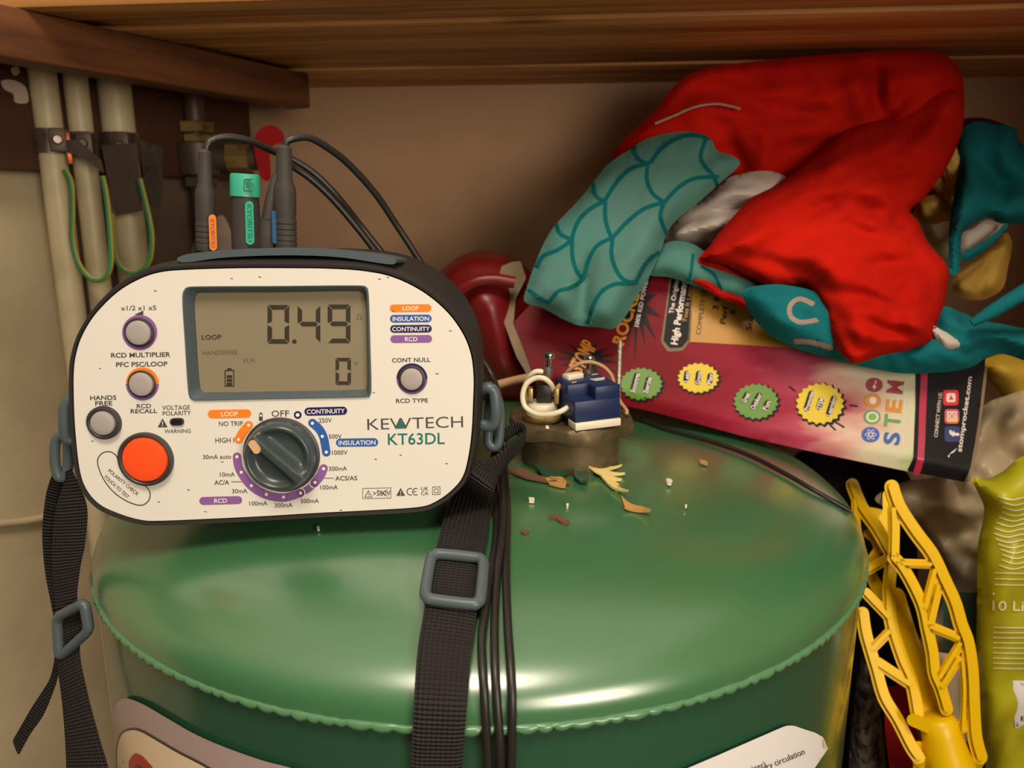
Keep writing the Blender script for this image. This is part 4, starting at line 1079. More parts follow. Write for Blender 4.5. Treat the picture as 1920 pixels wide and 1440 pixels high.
mb.ribbon([Q(104, 1200, .003), Q(103, 1236, .004), Q(92, 1275, .004), Q(62, 1322, .003), Q(40, 1360, .002), Q(25, 1386, .001)], [Q(120, 1200, .003), Q(112, 1238, .001), Q(104, 1285, .000), Q(82, 1340, -.002), Q(58, 1375, -.003), Q(36, 1415, -.004)], .0015, 'webbing2')
mb.build('strap_tail', st, og)
def buckle(P, m='slate', r=.0025, name='buckle'):
    mb = MB(); q = []
    n = len(P)
    for i in range(n):
        a, b, c = P[i-1], P[i], P[(i+1) % n]
        q.append(b + (a-b)*.16); q.append(b + (a-b)*.05 + (c-b)*.05); q.append(b + (c-b)*.16)
    mb.tube(q, r, m, 14, True, True); return mb.build(name, st, og)
b1 = buckle([Q(107, 1157, -.003), Q(158, 1130, -.010), Q(167, 1182, -.011), Q(112, 1232, -.005)])
# right side: from the lug's ring over the dome and down the front
YR = F_(930, 780, -.018).y
def Rr(x, y, dy=0.0): return at(x, y, YR + dy)
mb = MB(); mb.tube([Rr(922, 742, -.002), Rr(934, 752, -.002), Rr(938, 790, -.002), Rr(934, 832, -.003), Rr(924, 838, -.003), Rr(916, 826, -.002), Rr(917, 780, -.001)], .0023, 'slate', 14, True); mb.build('ring', st, og)
mb = MB()
mb.ribbon([Rr(917, 826, .000), Rr(934, 812, .003), Rr(960, 794, .006), Rr(978, 793, .004), Rr(984, 806, -.001), Rr(960, 828, -.006), Rr(925, 856, -.009), Rr(896, 862, -.012), Rr(868, 886, -.016), surf(853, 936, .005), surf(834, 986, .005), surf(818, 1048, .0045), surf(806, 1100, .0045), surf(797, 1156, .004), surf(785, 1232, .004), surf(779, 1326, .004), surf(774, 1440, .0035), surf(770, 1560, .0035), surf(764, 1760, .0035), surf(760, 1980, .0035)],
          [Rr(930, 842, .000), Rr(948, 828, .003), Rr(968, 815, .006), Rr(980, 812, .004), Rr(980, 836, -.001), Rr(955, 868, -.004), Rr(940, 888, -.007), Rr(932, 900, -.010), Rr(926, 925, -.013), surf(920, 972, .005), surf(914, 1020, .005), surf(905, 1062, .0045), surf(898, 1110, .0045), surf(893, 1171, .004), surf(884, 1240, .004), surf(876, 1330, .004), surf(866, 1440, .0035), surf(858, 1560, .0035), surf(850, 1760, .0035), surf(846, 1980, .0035)], .0017, 'webbing', n_across=12)
mb.build('webbing', st, og)
buckle([surf(812, 1064, .0075), surf(908, 1074, .0075), surf(900, 1160, .0075), surf(798, 1148, .0075)], r=.0024)

# ------------------------------------------------------------------ test leads
CYL = FP0.y + .030
def plug(t, og, px, y0, y1, wpx, prof, m='plug', Y=CYL, lean=0):
    a = at(px[1], y1, Y); b = at(px[0], y0, Y); ax = (b-a).normalized(); x = (Vector((1, 0, 0)) - ax*ax.x).normalized()
    f = frame(a, x, ax.cross(x), ax); L = (b-a).length; s_ = (at(px[0]+1, y0, Y) - at(px[0], y0, Y)).length
    return f, L, s_
def ribbed(w0, w1, n=5):
    P = [(w0*.96, 0)]
    for i in range(n):
        z = .03 + i*.055
        P += [(w0, z), (w0, z+.035), (w0*.93, z+.040), (w0*.93, z+.050)]
    P += [(w0, .36), (w0, .55), (w0*.95, .60), (w1, .67), (w1*.95, .97), (w1*.6, 1.0)]
    return P
def lead(label, P, plugdef, tagdef=None, cable=True):
    (px, y0, y1, w0, w1) = plugdef
    a = at(px[1], y1, CYL); og = a.copy()
    t = thing('test_lead', label, 'test lead', og)
    f, L, s_ = plug(t, og, px, y0, y1, w0, None)
    mb = MB(); mb.lathe([(r*s_/2, z*L) for r, z in ribbed(w0, w1)], f, 'plug', 32); mb.build('plug', t, og, sharp=35)
    mb = MB(); mb.tube([at(*p) if len(p) == 3 else surf(p[0], p[1], p[3]) for p in P], .00170, 'lead', 12, step=.003); mb.build('cable', t, og)
    return t, og, f, L, s_
# cables: (px, py, depth) above and behind the tester, (px, py, None, lift) over the dome and down the jacket
C0 = CYL
t1, og1, f1, L1_, s1 = lead('black test lead whose plug has an orange tag, leftmost on the tester',
    [(385, 288, C0), (388, 274, C0), (399, 262, C0+.002), (430, 257, C0+.006), (470, 265, C0+.012), (507, 281, C0+.020), (550, 300, C0+.026), (590, 326, C0+.03), (632, 368, C0+.034), (676, 423, C0+.043), (720, 478, C0+.046), (760, 525, C0+.051), (840, 620, C0+.062), (900, 696, C0+.058), (924, 755, C0+.034), (928, 840, C0+.007), (922, 892, None, .006), (930, 960, None, .0035), (929, 1024, None, .0030), (918, 1090, None, .0030), (908, 1166, None, .0030), (903, 1213, None, .0030), (908, 1303, None, .0030), (916, 1440, None, .0030), (920, 1560, None, .0030), (922, 1760, None, .0030), (924, 1980, None, .0030)],
    ((384, 386), 280, 470, 37, 26))
mb = MB(); g = lambda x, y, l: at(x, y, C0 - .0048 - l)
mb.slab(g, pill((399, 436), 68, 14, 88), 'plug_orange', -.002, .0022); o = mb.build('tag_strip', t1, og1); o['label'] = 'orange raised tag'
mb = MB(); mb.text(g, 'KYORITSU', (399.3, 437), (52, 8), 'orange_dark', .0024, 88, .01); mb.build('embossing', o, og1)
t3, og3, f3, L3_, s3 = lead('black test lead whose plug has a blue tag, rightmost on the tester',
    [(533, 276, C0), (538, 264, C0), (554, 259, C0+.002), (580, 258, C0+.006), (613, 276, C0+.012), (653, 307, C0+.02), (703, 362, C0+.03), (743, 421, C0+.038), (780, 478, C0+.042), (812, 530, C0+.046), (866, 618, C0+.062), (920, 700, C0+.062), (940, 762, C0+.036), (945, 830, C0+.014), (946, 890, None, .005), (951, 960, None, .0035), (950, 1024, None, .0030), (949, 1100, None, .0030), (952, 1185, None, .0030), (959, 1303, None, .0030), (957, 1440, None, .0030), (955, 1560, None, .0030), (953, 1760, None, .0030), (952, 1980, None, .0030)],
    ((532, 536), 272, 466, 42, 30))
mb = MB(); g = lambda x, y, l: at(x, y, C0 - .0010 - l)
mb.slab(g, pill((514, 426), 62, 8, 88), 'plug_blue', -.002, .003); mb.build('tag_strip', t3, og3)['label'] = 'blue tag on the side of the plug'
# middle lead: teal capped plug with a side boot
px = (459, 462); og2 = at(462, 468, C0)
t2 = thing('test_lead', 'black test lead with a teal capped plug in the middle of the three', 'test lead', og2)
f, L, s_ = plug(t2, og2, px, 326, 468, 60, None)
mb = MB(); mb.lathe([(26.5*s_, 0), (27*s_, L*.3), (25*s_, L*.68), (25*s_, L*.74)], f, 'plug', 36)
mb.tube([at(500, 468, C0+.004), at(503, 440, C0+.004), at(506, 412, C0+.004)], [.0058, .0060, .0052], 'plug', 20)
mb.tube([at(505, 414, C0+.004), at(510, 380, C0+.006), at(516, 345, C0+.010), at(524, 322, C0+.014)], [.0036, .0034, .0028, .0022], 'plug', 16)
pb = mb.build('plug', t2, og2, sharp=35)
mb = MB(); mb.lathe([(26.5*s_, L*.70), (27.5*s_, L*.705), (27.0*s_, L*.97), (26*s_, L*.99), (23*s_, L*1.0)], f, 'plug_teal', 40); cp = mb.build('cap', t2, og2); cp['label'] = 'teal screw cap'
g = lambda x, y, l: at(x, y, C0 - .0066 - l)
mb = MB()
mb.slab(g, stroke([(474, 336), (458, 336), (458, 357), (474, 357)], 2.0, False), 'teal_dark', -.001, .0006); mb.slab(g, [(462, 341), (470, 341), (470, 352), (462, 352)], 'teal_dark', -.001, .0006); mb.build('embossing', cp, og2)
mb = MB(); mb.slab(g, pill((468, 418), 82, 16, 88.5), 'plug_teal', -.003, .0014); o = mb.build('tag_strip', t2, og2); o['label'] = 'teal raised tag'
mb = MB(); mb.text(g, 'KYORITSU', (468.5, 418), (70, 9), 'teal_dark', .0016, 88.5, .012); mb.build('embossing', o, og2)
mb = MB(); mb.tube([at(524, 322, C0+.014), at(536, 306, C0+.020), at(552, 314, C0+.024), at(586, 338, C0+.028), at(626, 376, C0+.032), at(672, 430, C0+.036), at(712, 482, C0+.040), at(752, 532, C0+.043), at(820, 625, C0+.056), at(892, 716, C0+.058), at(930, 782, C0+.026), at(936, 850, C0+.004), surf(938, 900, .0085), surf(942, 960, .0070), surf(940, 1024, .0055), surf(931, 1100, .0030), surf(927, 1185, .0030), surf(929, 1279, .0030), surf(936, 1373, .0030), surf(938, 1440, .0030), surf(938, 1560, .0030), surf(938, 1760, .0030), surf(938, 1980, .0030)], .00170, 'lead', 12, step=.003); mb.build('cable', t2, og2)

# ================================================================== toy rocket box behind the boss
g1, g2, g3 = at(1185, 760, .505), at(1815, 900, .462), at(1250, 540, .537)
GN = (g2 - g1).cross(g3 - g1).normalized()
if GN.y > 0: GN = -GN
def yc(px): return float(np.interp(px, [960, 1180, 1400, 1714, 1830], [690, 738, 794, 860, 884]))
def G(px, py, l=0.0): return onplane(px, py, g1, GN) + GN*(l - .00022*max(0, py - yc(px)))
def YG(px, py): return onplane(px, py, g1, GN).y
og = G(1500, 830, -.02)
box = thing('toy_rocket_box', 'long maroon printed toy box lying on its side behind the boss', 'box', og)
face = poly_resample([(963, 604), (1000, 565), (1120, 530), (1250, 500), (1500, 560), (1700, 610), (1850, 640), (1846, 688), (1834, 790), (1815, 903), (1706, 882), (1550, 850), (1400, 817), (1230, 771), (1100, 742), (1006, 718), (985, 660)], 10, True, False)
mb = MB(); V, Fc = fill2d([face], 9)
V = np.array(V)
mb.add([G(x, y, 0) for x, y in V], [tuple(f) for f in Fc], 'box_print', [[((V[i, 0]-960)/890, -(V[i, 1]-480)/890) for i in f] for f in Fc])
mb.loft([[G(x, y, 0) for x, y in face], [G(x, y, -.036) + Vector((0, 0, .011)) for x, y in np.mean(face, 0) + (face-np.mean(face, 0))*.985]], 'box_black', False, True)
b1_, b2_, b3_, b4_, b5_ = .0004, .0006, .0008, .0010, .0012
def bd(P, m, l, sm=False, st=6): mb.decal(G, [poly_resample(P, st, True, sm)], m, l, 9)
def bt(t_, c, wh, m, l, ang=-80, bold=.015): mb.text(G, t_, c, wh, m, l, ang, bold)
# black end with a magenta stripe
bd([(1717, 612), (1850, 640), (1846, 688), (1834, 790), (1815, 903), (1706, 882), (1712, 860), (1716, 760)], 'box_black', b1_)
mb.decal(G, [stroke([(1733, 640), (1732, 702), (1729, 770), (1727, 830), (1724, 883)], 13)], 'box_magenta', b3_)
bt('stomprocket.com', (1809, 777), (142, 12), 'pr_white', b2_, -82, .02)
bt('CONNECT WITH US:', (1758, 778), (84, 7), 'pr_white', b2_, -84, .005)
def rsq(c, s, m, l, ang=-4):
    P = [(c[0]+x*s*.5, c[1]+y*s*.5) for x, y in ((-1, -.6), (-.9, -.9), (-.6, -1), (.6, -1), (.9, -.9), (1, -.6), (1, .6), (.9, .9), (.6, 1), (-.6, 1), (-.9, .9), (-1, .6))]
    mb.decal(G, [P], m, l)
rsq((1782, 746), 29, 'pr_red', b2_); rsq((1782, 746), 17, 'pr_white', b3_); mb.decal(G, [[(1778, 750), (1782, 741), (1787, 750)]], 'pr_red', b4_)
rsq((1784, 781), 27, 'pr_pink', b2_); bd([(1771, 786), (1780, 794), (1795, 794), (1797, 782), (1785, 778)], 'pr_orange', b2_+.00005)
sqo = [(1775, 772), (1793, 772), (1793, 790), (1775, 790)]; sqi = [(1777.5, 774.5), (1790.5, 774.5), (1790.5, 787.5), (1777.5, 787.5)]
mb.decal(G, [sqo, sqi], 'pr_white', b3_); mb.decal(G, [circle((1784, 781), 5.5, 16), circle((1784, 781), 3.3, 16)], 'pr_white', b3_)
rsq((1785, 814), 29, 'pr_navy', b2_); bt('f', (1788, 813), (11, 19), 'pr_white', b3_, -84, .04)
mb.decal(G, [[(1776, 856), (1783, 848), (1794, 840), (1788, 848), (1780, 852), (1779, 858)]], 'pr_white', b2_)
# lettered column S T E M with its discs
for t_, c, m in (('M', (1677, 726), 'pr_maroon'), ('E', (1675, 761), 'pr_orange'), ('T', (1672, 789), 'pr_green'), ('S', (1671, 822), 'pr_blue')):
    bt(t_, c, (24, 30), m, b1_, -84, .03)
for c, r, m in (((1639, 722), 16, 'pr_maroon'), ((1636, 751), 16, 'pr_orange'), ((1635, 782), 16, 'pr_green'), ((1632, 815), 17, 'pr_blue')): mb.decal(G, [circle(c, r, 24, r*.85)], m, b1_)
bt('+-', (1639, 722), (18, 9), 'pr_white', b2_, -84, .03); mb.decal(G, [circle((1636, 751), 7, 16)], 'pr_white', b2_); mb.decal(G, [circle((1635, 782), 12, 20, 10)], 'pr_white', b2_); mb.decal(G, [circle((1635, 782), 8, 20, 6.5)], 'box_green', b3_)
for a in (0, 60, 120):
    e = [(1632 + 11*math.cos(q)*math.cos(math.radians(a)) - 3.6*math.sin(q)*math.sin(math.radians(a)), 815 + 11*math.cos(q)*math.sin(math.radians(a)) + 3.6*math.sin(q)*math.cos(math.radians(a))) for q in np.linspace(0, 2*PI, 24, endpoint=False)]
    mb.decal(G, [e, offset_loop(e, -1.0)], 'pr_white', b2_)
for y in (726, 761, 789, 826): mb.decal(G, [stroke([(1696 - (y-726)*.03, y-13), (1695 - (y-726)*.03, y+12)], 1.4, False)], 'pr_white', b1_)
# jagged badges
def badge(c, r, m, lines, ang, n=20, ry=None):
    def zig(k): return [(c[0] + r*k*(1.0 + (.07 if i % 2 else -.05))*math.cos(2*PI*i/(2*n)), c[1] + (ry or r)*k*(1.0 + (.07 if i % 2 else -.05))*math.sin(2*PI*i/(2*n))) for i in range(2*n)]
    mb.decal(G, [[(x+2, y+2) for x, y in zig(1.08)]], 'box_black', b1_, 7); mb.decal(G, [zig(1.0)], m, b2_, 7)
    nl = len(lines); a = math.radians(ang+90)
    for i, (t_, w_) in enumerate(lines):
        o_ = (i - (nl-1)/2)*(22 if nl > 2 else 24)
        cc = (c[0] + o_*math.cos(a), c[1] + o_*math.sin(a)*.7)
        mb.decal(G, [pill(cc, w_+3, 11, ang)], 'box_black', b3_); bt(t_, cc, (w_, 9), 'pr_white', b4_, ang, .02)
badge((1202, 720), 38, 'badge_green', (('Encourages', 36), ('Exercise', 29)), -75, ry=29)
badge((1309, 709), 37, 'badge_yellow', (('Lets', 20), ('Group', 24), ('Play', 20)), -82, ry=27)
badge((1417, 753), 40, 'badge_green', (('Great', 20), ('Outdoor', 32), ('Fun', 18)), -62, ry=32)
badge((1537, 757), 43, 'badge_yellow', (('Promotes', 38), ('STEM', 22), ('Learning', 38)), -72, ry=37)
for a_, b_ in (((1556, 797), (1566, 806)), ((1564, 790), (1582, 801)), ((1594, 760), (1607, 762)), ((1480, 725), (1490, 733))): mb.decal(G, [stroke([a_, b_], 3)], 'box_black', b1_)
# yellow panel, black lozenge and starbursts
bd([(1305, 470), (1600, 560), (1640, 690), (1480, 652), (1290, 641)], 'box_yellow', b1_)
bt('COMPLETE SET', (1315, 582), (92, 9), 'box_black', b2_, -82, .0)
for t_, c, w_ in (('3 R', (1343, 567), 30), ('Perf', (1357, 591), 34), ('R', (1374, 584), 10), ('Sto', (1405, 606), 28)): bt(t_, c, (w_, 11), 'box_black', b2_, -80, .02)
mb.decal(G, [circle((1452, 615), 14, 20), circle((1452, 615), 11, 20)], 'box_black', b2_)
bd([(1256, 520), (1300, 520), (1294, 640), (1280, 658), (1252, 660), (1239, 642)], 'kraft', b1_); bd([(1259, 520), (1298, 520), (1290, 637), (1278, 652), (1256, 653), (1244, 639)], 'box_black', b2_)
bt('High Performance', (1273, 583), (128, 13), 'pr_white', b3_, -81, .03); bt('The Original', (1263, 556), (66, 9), 'pr_white', b3_, -81, .01); bt('Toss It Launch', (1289, 565), (80, 8), 'box_yellow', b3_, -81, .01)
def burst(c, rx_, ry_, n, seed):
    r_ = random.Random(seed); P = []
    for i in range(2*n):
        a = 2*PI*i/(2*n); k = r_.uniform(.85, 1.25) if i % 2 else r_.uniform(.35, .5)
        P.append((c[0] + rx_*k*math.cos(a), c[1] + ry_*k*math.sin(a)))
    mb.decal(G, [P], 'box_black', b1_)
burst((1196, 570), 42, 95, 13, 3); burst((1100, 672), 62, 34, 13, 5)
bt('ROCKET', (1176, 588), (120, 23), 'pr_orange', b2_, -72, .03); bt('100% KID POWERED', (1204, 560), (108, 8), 'pr_white', b3_, -78, .02)
bt('STOMP', (1092, 668), (60, 30), 'pr_orange', b2_, -62, .03)
mb.build('printed_box', box, og)
mb = MB()
G2 = lambda x, y, l: onplane(x, y, g1, GN) + GN*l
mb.slab(G2, poly_resample([(940, 498), (958, 490), (976, 488), (986, 520), (966, 560), (962, 606), (984, 655), (1004, 692), (990, 705), (968, 668), (940, 592), (926, 548)], 5, True, False), 'kraft', -.004, -.0015); mb.build('torn_flap', box, og)['label'] = 'torn grey card flap'
# torn card along the right end
mb = MB(); mb.slab(G2, [(1845, 684), (1851, 690), (1848, 720), (1842, 770), (1832, 850), (1818, 903), (1813, 902), (1828, 830), (1838, 760), (1843, 710)], 'kraft', -.003, .0003); mb.build('card_edge', box, og)

# red plastic thing behind the tester and the box
og = at(900, 735, .575)
t = thing('red_plastic_tub', 'dark red rounded plastic tub behind the tester and the torn flap', 'tub', og)
mb = MB(); mb.pillow([(805, 545), (822, 515), (845, 492), (875, 475), (908, 470), (945, 477), (985, 500), (1015, 545), (1025, 640), (1020, 740), (960, 760), (900, 745), (850, 680), (820, 610)], .585, .050, 'red_plastic', back=.05, step=9, W=110); mb.build('shell', t, og)
mb = MB(); mb.tube([at(*p) for p in ((838, 640, .545), (842, 590, .543), (858, 552, .540), (888, 530, .538), (925, 524, .538), (965, 530, .538))], .0042, 'red_plastic', 14); mb.build('rim', t, og)

# ================================================================== towels piled on the box
def tilt(y0, Y0, y1, Y1): return lambda x, y: Y0 + (Y1-Y0)*(y-y0)/(y1-y0)
# red towel: back drape, the big front fold, the turned-up end
mb = MB()
mb.pillow([(1150, 300), (1162, 270), (1188, 245), (1230, 205), (1246, 182), (1275, 152), (1310, 132), (1370, 120), (1450, 112), (1540, 103), (1640, 96), (1700, 93), (1750, 95), (1785, 112), (1804, 142), (1808, 180), (1806, 225), (1790, 280), (1760, 340), (1720, 390), (1640, 440), (1500, 420), (1420, 380), (1370, 340), (1300, 330), (1200, 330)],
    .595, .030, 'red_cloth', back=.008, step=7, W=80, namp=.005, nsc=.010, seed=2, wrinkle=((-8, .020, .005, .0050), (60, .030, .008, .0022)), creases=[
    ([(1625, 108), (1638, 150), (1644, 195), (1640, 232)], 20, .016), ([(1730, 160), (1690, 190), (1650, 232)], 16, .014), ([(1795, 130), (1735, 160), (1690, 210), (1640, 260)], 24, -.010), ([(1600, 120), (1612, 160), (1625, 215)], 26, -.010), ([(1665, 120), (1668, 165), (1655, 205)], 16, -.008),
    ([(1240, 190), (1300, 165), (1370, 180), (1440, 205), (1520, 214), (1600, 224)], 20, .012), ([(1250, 225), (1330, 195), (1395, 210)], 16, -.005), ([(1400, 215), (1440, 260), (1430, 330)], 18, -.008), ([(1350, 240), (1380, 290), (1400, 330)], 20, .010),
    ([(1440, 290), (1520, 280), (1590, 250)], 22, .016), ([(1300, 140), (1420, 150), (1560, 140)], 24, .006)])
mb.pillow([(1312, 482), (1330, 462), (1352, 432), (1380, 400), (1408, 372), (1450, 350), (1490, 322), (1535, 288), (1580, 252), (1620, 232), (1670, 222), (1720, 195), (1765, 170), (1800, 175), (1807, 225), (1796, 270), (1776, 312), (1756, 342), (1732, 372), (1706, 395), (1722, 415), (1740, 455), (1775, 497), (1777, 530), (1768, 580), (1756, 615), (1746, 640), (1705, 656), (1655, 666), (1620, 678), (1600, 682), (1582, 668), (1562, 640), (1548, 600), (1530, 560), (1505, 534), (1475, 534), (1448, 538), (1410, 522), (1365, 500), (1335, 492)],
    tilt(200, .575, 640, .474), .030, 'red_cloth', back=.026, step=6, W=60, namp=.005, nsc=.011, seed=8, wrinkle=((-28, .024, .006, .0045), (25, .035, .009, .0025)), creases=[
    ([(1420, 425), (1480, 408), (1530, 388), (1580, 378), (1630, 390), (1668, 418)], 17, .009), ([(1560, 400), (1600, 432), (1650, 435), (1690, 415), (1715, 398)], 17, .009), ([(1570, 360), (1630, 350), (1690, 380)], 28, -.008), ([(1600, 412), (1640, 420), (1665, 410)], 14, -.006),
    ([(1600, 500), (1670, 495), (1750, 494)], 14, .010), ([(1500, 470), (1600, 520), (1700, 590)], 34, -.008), ([(1400, 480), (1470, 500), (1540, 540)], 16, .006), ([(1560, 545), (1640, 560), (1700, 600)], 18, .006), ([(1620, 598), (1665, 618), (1710, 630), (1748, 628)], 8, .009), ([(1600, 615), (1660, 640), (1720, 644)], 12, -.004), ([(1580, 640), (1600, 655), (1640, 655)], 9, .004), ([(1345, 480), (1400, 440), (1500, 400)], 24, -.006), ([(1520, 330), (1600, 290), (1700, 260)], 30, -.006), ([(1640, 330), (1700, 320), (1750, 290)], 18, .006)])
mb.pillow([(1318, 478), (1350, 486), (1400, 512), (1440, 534), (1420, 541), (1385, 528), (1345, 508), (1310, 492)], .515, .008, 'red_cloth', step=6, W=14)
og = at(1500, 660, .50)
red = tag(mb.build('red_towel'), 'bright red towel crumpled on top of the pile up to the shelf', 'towel')
mb = MB(); mb.tube([at(x, y, .5625) for x, y in ((1228, 232), (1262, 218), (1300, 202), (1340, 195), (1368, 199), (1388, 204))], .0007, 'pale_print', 8); o = mb.build('pale_thread', red, red.location); o['label'] = 'pale stitched line'
# pale teal towel with fish-scale lines
def c1(*p): return [(960 + x*.3888, 80 + y*.3888) for x, y in p]
lines = [c1((590, 510), (600, 550), (640, 580), (670, 575)), c1((670, 575), (720, 510), (800, 460), (870, 445), (950, 460)), c1((935, 465), (910, 540), (925, 590), (970, 640), (990, 690)), c1((655, 580), (650, 660), (680, 730), (735, 770)),
         c1((735, 770), (800, 700), (880, 655), (985, 648)), c1((390, 680), (405, 740), (445, 765)), c1((445, 765), (500, 680), (570, 610), (650, 585)), c1((450, 770), (450, 850), (470, 920), (485, 940)), c1((485, 940), (560, 860), (640, 800), (735, 770)),
         c1((730, 775), (715, 840), (745, 920)), c1((212, 875), (230, 920), (285, 950)), c1((285, 950), (320, 860), (380, 800), (445, 765)), c1((290, 950), (290, 1020), (310, 1100), (345, 1140)), c1((345, 1140), (370, 1050), (410, 980), (485, 940)),
         c1((485, 945), (480, 1030), (510, 1110), (550, 1150), (600, 1155)), c1((600, 1150), (650, 1060), (705, 1015)), c1((285, 955), (220, 1000), (150, 1030), (120, 1080)), c1((345, 1140), (290, 1180), (220, 1200), (170, 1250), (85, 1195)), c1((590, 1160), (480, 1170), (410, 1230), (365, 1350))]
mb = MB()
mb.pillow(c1((860, 430), (950, 455), (990, 520), (1050, 540), (1098, 572), (1080, 610), (1000, 680), (900, 770), (800, 850), (745, 920), (720, 1000), (660, 1130), (600, 1230), (540, 1330), (490, 1378), (420, 1372), (330, 1365), (250, 1335), (150, 1280), (62, 1250), (75, 1170), (130, 1020), (200, 890), (330, 750), (450, 600), (560, 520), (650, 465), (760, 435)),
    tilt(250, .560, 615, .500), .014, 'scale_cloth', back=.010, step=7, W=38, namp=.003, nsc=.010, seed=3, wrinkle=((-58, .022, .006, .0022),), pattern=[(l, 8.0) for l in lines], pmat='scale_line', creases=[
    (c1((340, 1380), (340, 1250), (350, 1140), (400, 1000)), 12, .010), (c1((430, 1370), (470, 1200), (560, 1050)), 26, -.006), (c1((930, 540), (1000, 560), (1060, 575)), 10, -.006), (c1((900, 520), (960, 600)), 12, .006), (c1((300, 1100), (250, 1200), (240, 1330)), 20, -.004), (c1((720, 780), (640, 960), (560, 1100)), 26, -.005)])
mb.pillow([(1212, 512), (1230, 468), (1262, 452), (1300, 458), (1325, 474), (1360, 490), (1400, 512), (1440, 536), (1425, 560), (1400, 575), (1370, 566), (1340, 550), (1300, 535), (1255, 520)], lambda x, y: YG(x, y) - .016, .010, 'scale_cloth', back=.010, step=6, W=24, namp=.002, nsc=.02, seed=9,
    pattern=[([(1299, 478), (1297, 500), (1293, 526)], 6), ([(1316, 500), (1338, 514), (1348, 534), (1352, 550)], 6)], pmat='scale_line')
fish = mb.build('fish_scale_towel'); tag(fish, 'pale teal towel printed with fish scale lines, hanging over the box', 'towel')
mb = MB(); mb.pillow([(1298, 524), (1312, 519), (1328, 522), (1342, 534), (1356, 545), (1384, 551), (1404, 564), (1410, 574), (1402, 581), (1385, 573), (1362, 563), (1345, 556), (1322, 541)], lambda x, y: YG(x, y) - .022, .005, 'red_cloth', step=4, W=10); mb.build('red_trim', fish, fish.location)['label'] = 'red trim along the lower edge'
# white towel folded between the scale towel and the red one
mb = MB()
mb.pillow([(1246, 446), (1258, 425), (1290, 396), (1330, 362), (1370, 332), (1410, 322), (1450, 322), (1480, 336), (1500, 360), (1470, 400), (1420, 420), (1380, 450), (1340, 468), (1300, 466), (1262, 460)], .560, .022, 'white_cloth', back=.02, step=6, W=40, namp=.006, nsc=.02, seed=12, creases=[
    ([(1280, 420), (1320, 400), (1370, 388), (1420, 380)], 10, .014), ([(1270, 440), (1320, 425), (1380, 410)], 10, -.008), ([(1320, 375), (1370, 362), (1410, 372)], 10, -.007), ([(1345, 352), (1400, 345), (1440, 360)], 8, .006), ([(1300, 450), (1340, 440)], 8, .006)])
tag(mb.build('white_towel'), 'white towel tucked between the fish scale towel and the red towel', 'towel')
# teal towel under the red one
mb = MB()
mb.pillow([(1392, 548), (1420, 536), (1470, 534), (1530, 548), (1580, 580), (1640, 620), (1700, 640), (1744, 600), (1770, 575), (1800, 585), (1840, 600), (1900, 612), (1960, 630), (1960, 690), (1920, 676), (1880, 664), (1850, 670), (1830, 684), (1800, 694), (1740, 700), (1690, 700), (1650, 694), (1600, 684), (1540, 668), (1480, 648), (1440, 625), (1410, 592)],
    lambda x, y: min(YG(x, y), .505) - .016, .016, 'teal_cloth', back=.012, step=7, W=36, namp=.004, nsc=.016, seed=21, wrinkle=((20, .03, .008, .003),), pmat='pale_print',
    pattern=[([(1524, 570), (1500, 560), (1482, 572), (1482, 592), (1500, 604), (1530, 600)], 9), ([(1490, 640), (1520, 642), (1560, 652)], 10)], creases=[([(1650, 640), (1660, 670), (1670, 695)], 10, .006), ([(1680, 650), (1700, 680), (1720, 696)], 10, .006), ([(1770, 640), (1810, 665), (1850, 650), (1910, 655)], 10, .010), ([(1770, 600), (1850, 618), (1920, 640)], 14, -.007), ([(1420, 560), (1460, 590), (1540, 640)], 22, -.004)])
teal = tag(mb.build('teal_towel'), 'teal towel with pale printed curls spread under the red towel', 'towel')
mb = MB(); mb.pillow([(1748, 612), (1772, 622), (1800, 634), (1824, 648), (1800, 656), (1772, 664), (1760, 648)], .472, .006, 'white_cloth', step=5, W=14, namp=.002, nsc=.03); mb.build('lining', teal, teal.location)['label'] = 'pale lining showing in a fold'
# teal cloth with a stiff folded edge hanging at the right
mb = MB()
mb.pillow([(1798, 262), (1808, 238), (1835, 228), (1870, 234), (1902, 238), (1910, 262), (1925, 275), (1970, 280), (1970, 425), (1920, 421), (1880, 418), (1850, 408), (1812, 430), (1803, 445), (1800, 500), (1790, 516), (1780, 505), (1779, 440), (1786, 380), (1796, 320)], tilt(230, .580, 515, .520), .022, 'teal_cloth', back=.02, step=7, W=40, namp=.005, nsc=.014, seed=31, wrinkle=((70, .03, .008, .003),),
    creases=[([(1815, 300), (1800, 380), (1795, 470)], 12, -.008), ([(1830, 260), (1860, 330), (1920, 350)], 20, .010), ([(1820, 420), (1860, 400), (1920, 408)], 10, -.007), ([(1850, 300), (1880, 360), (1860, 395)], 16, .005)])
mb.pillow([(1802, 478), (1812, 470), (1840, 455), (1868, 435), (1886, 418), (1890, 424), (1872, 446), (1845, 470), (1818, 488), (1806, 490)], .532, .005, 'teal_cloth', step=5, W=9)
tc_ = tag(mb.build('teal_hood'), 'dark teal cloth with a folded white lined corner at the right edge', 'cloth')
mb = MB(); mb.pillow([(1803, 440), (1825, 428), (1850, 412), (1885, 418), (1868, 440), (1840, 462), (1806, 482)], .545, .004, 'white_cloth', step=5, W=12); mb.build('lining', tc_, tc_.location)['label'] = 'white lining of the folded corner'
mb = MB(); mb.pillow([(1796, 250), (1800, 226), (1830, 220), (1866, 226), (1890, 240), (1850, 262), (1815, 300)], .605, .015, 'maroon_cloth', step=7, W=25, namp=.004, nsc=.02); tag(mb.build('maroon_cloth'), 'dark maroon cloth behind the top of the teal hood', 'cloth')
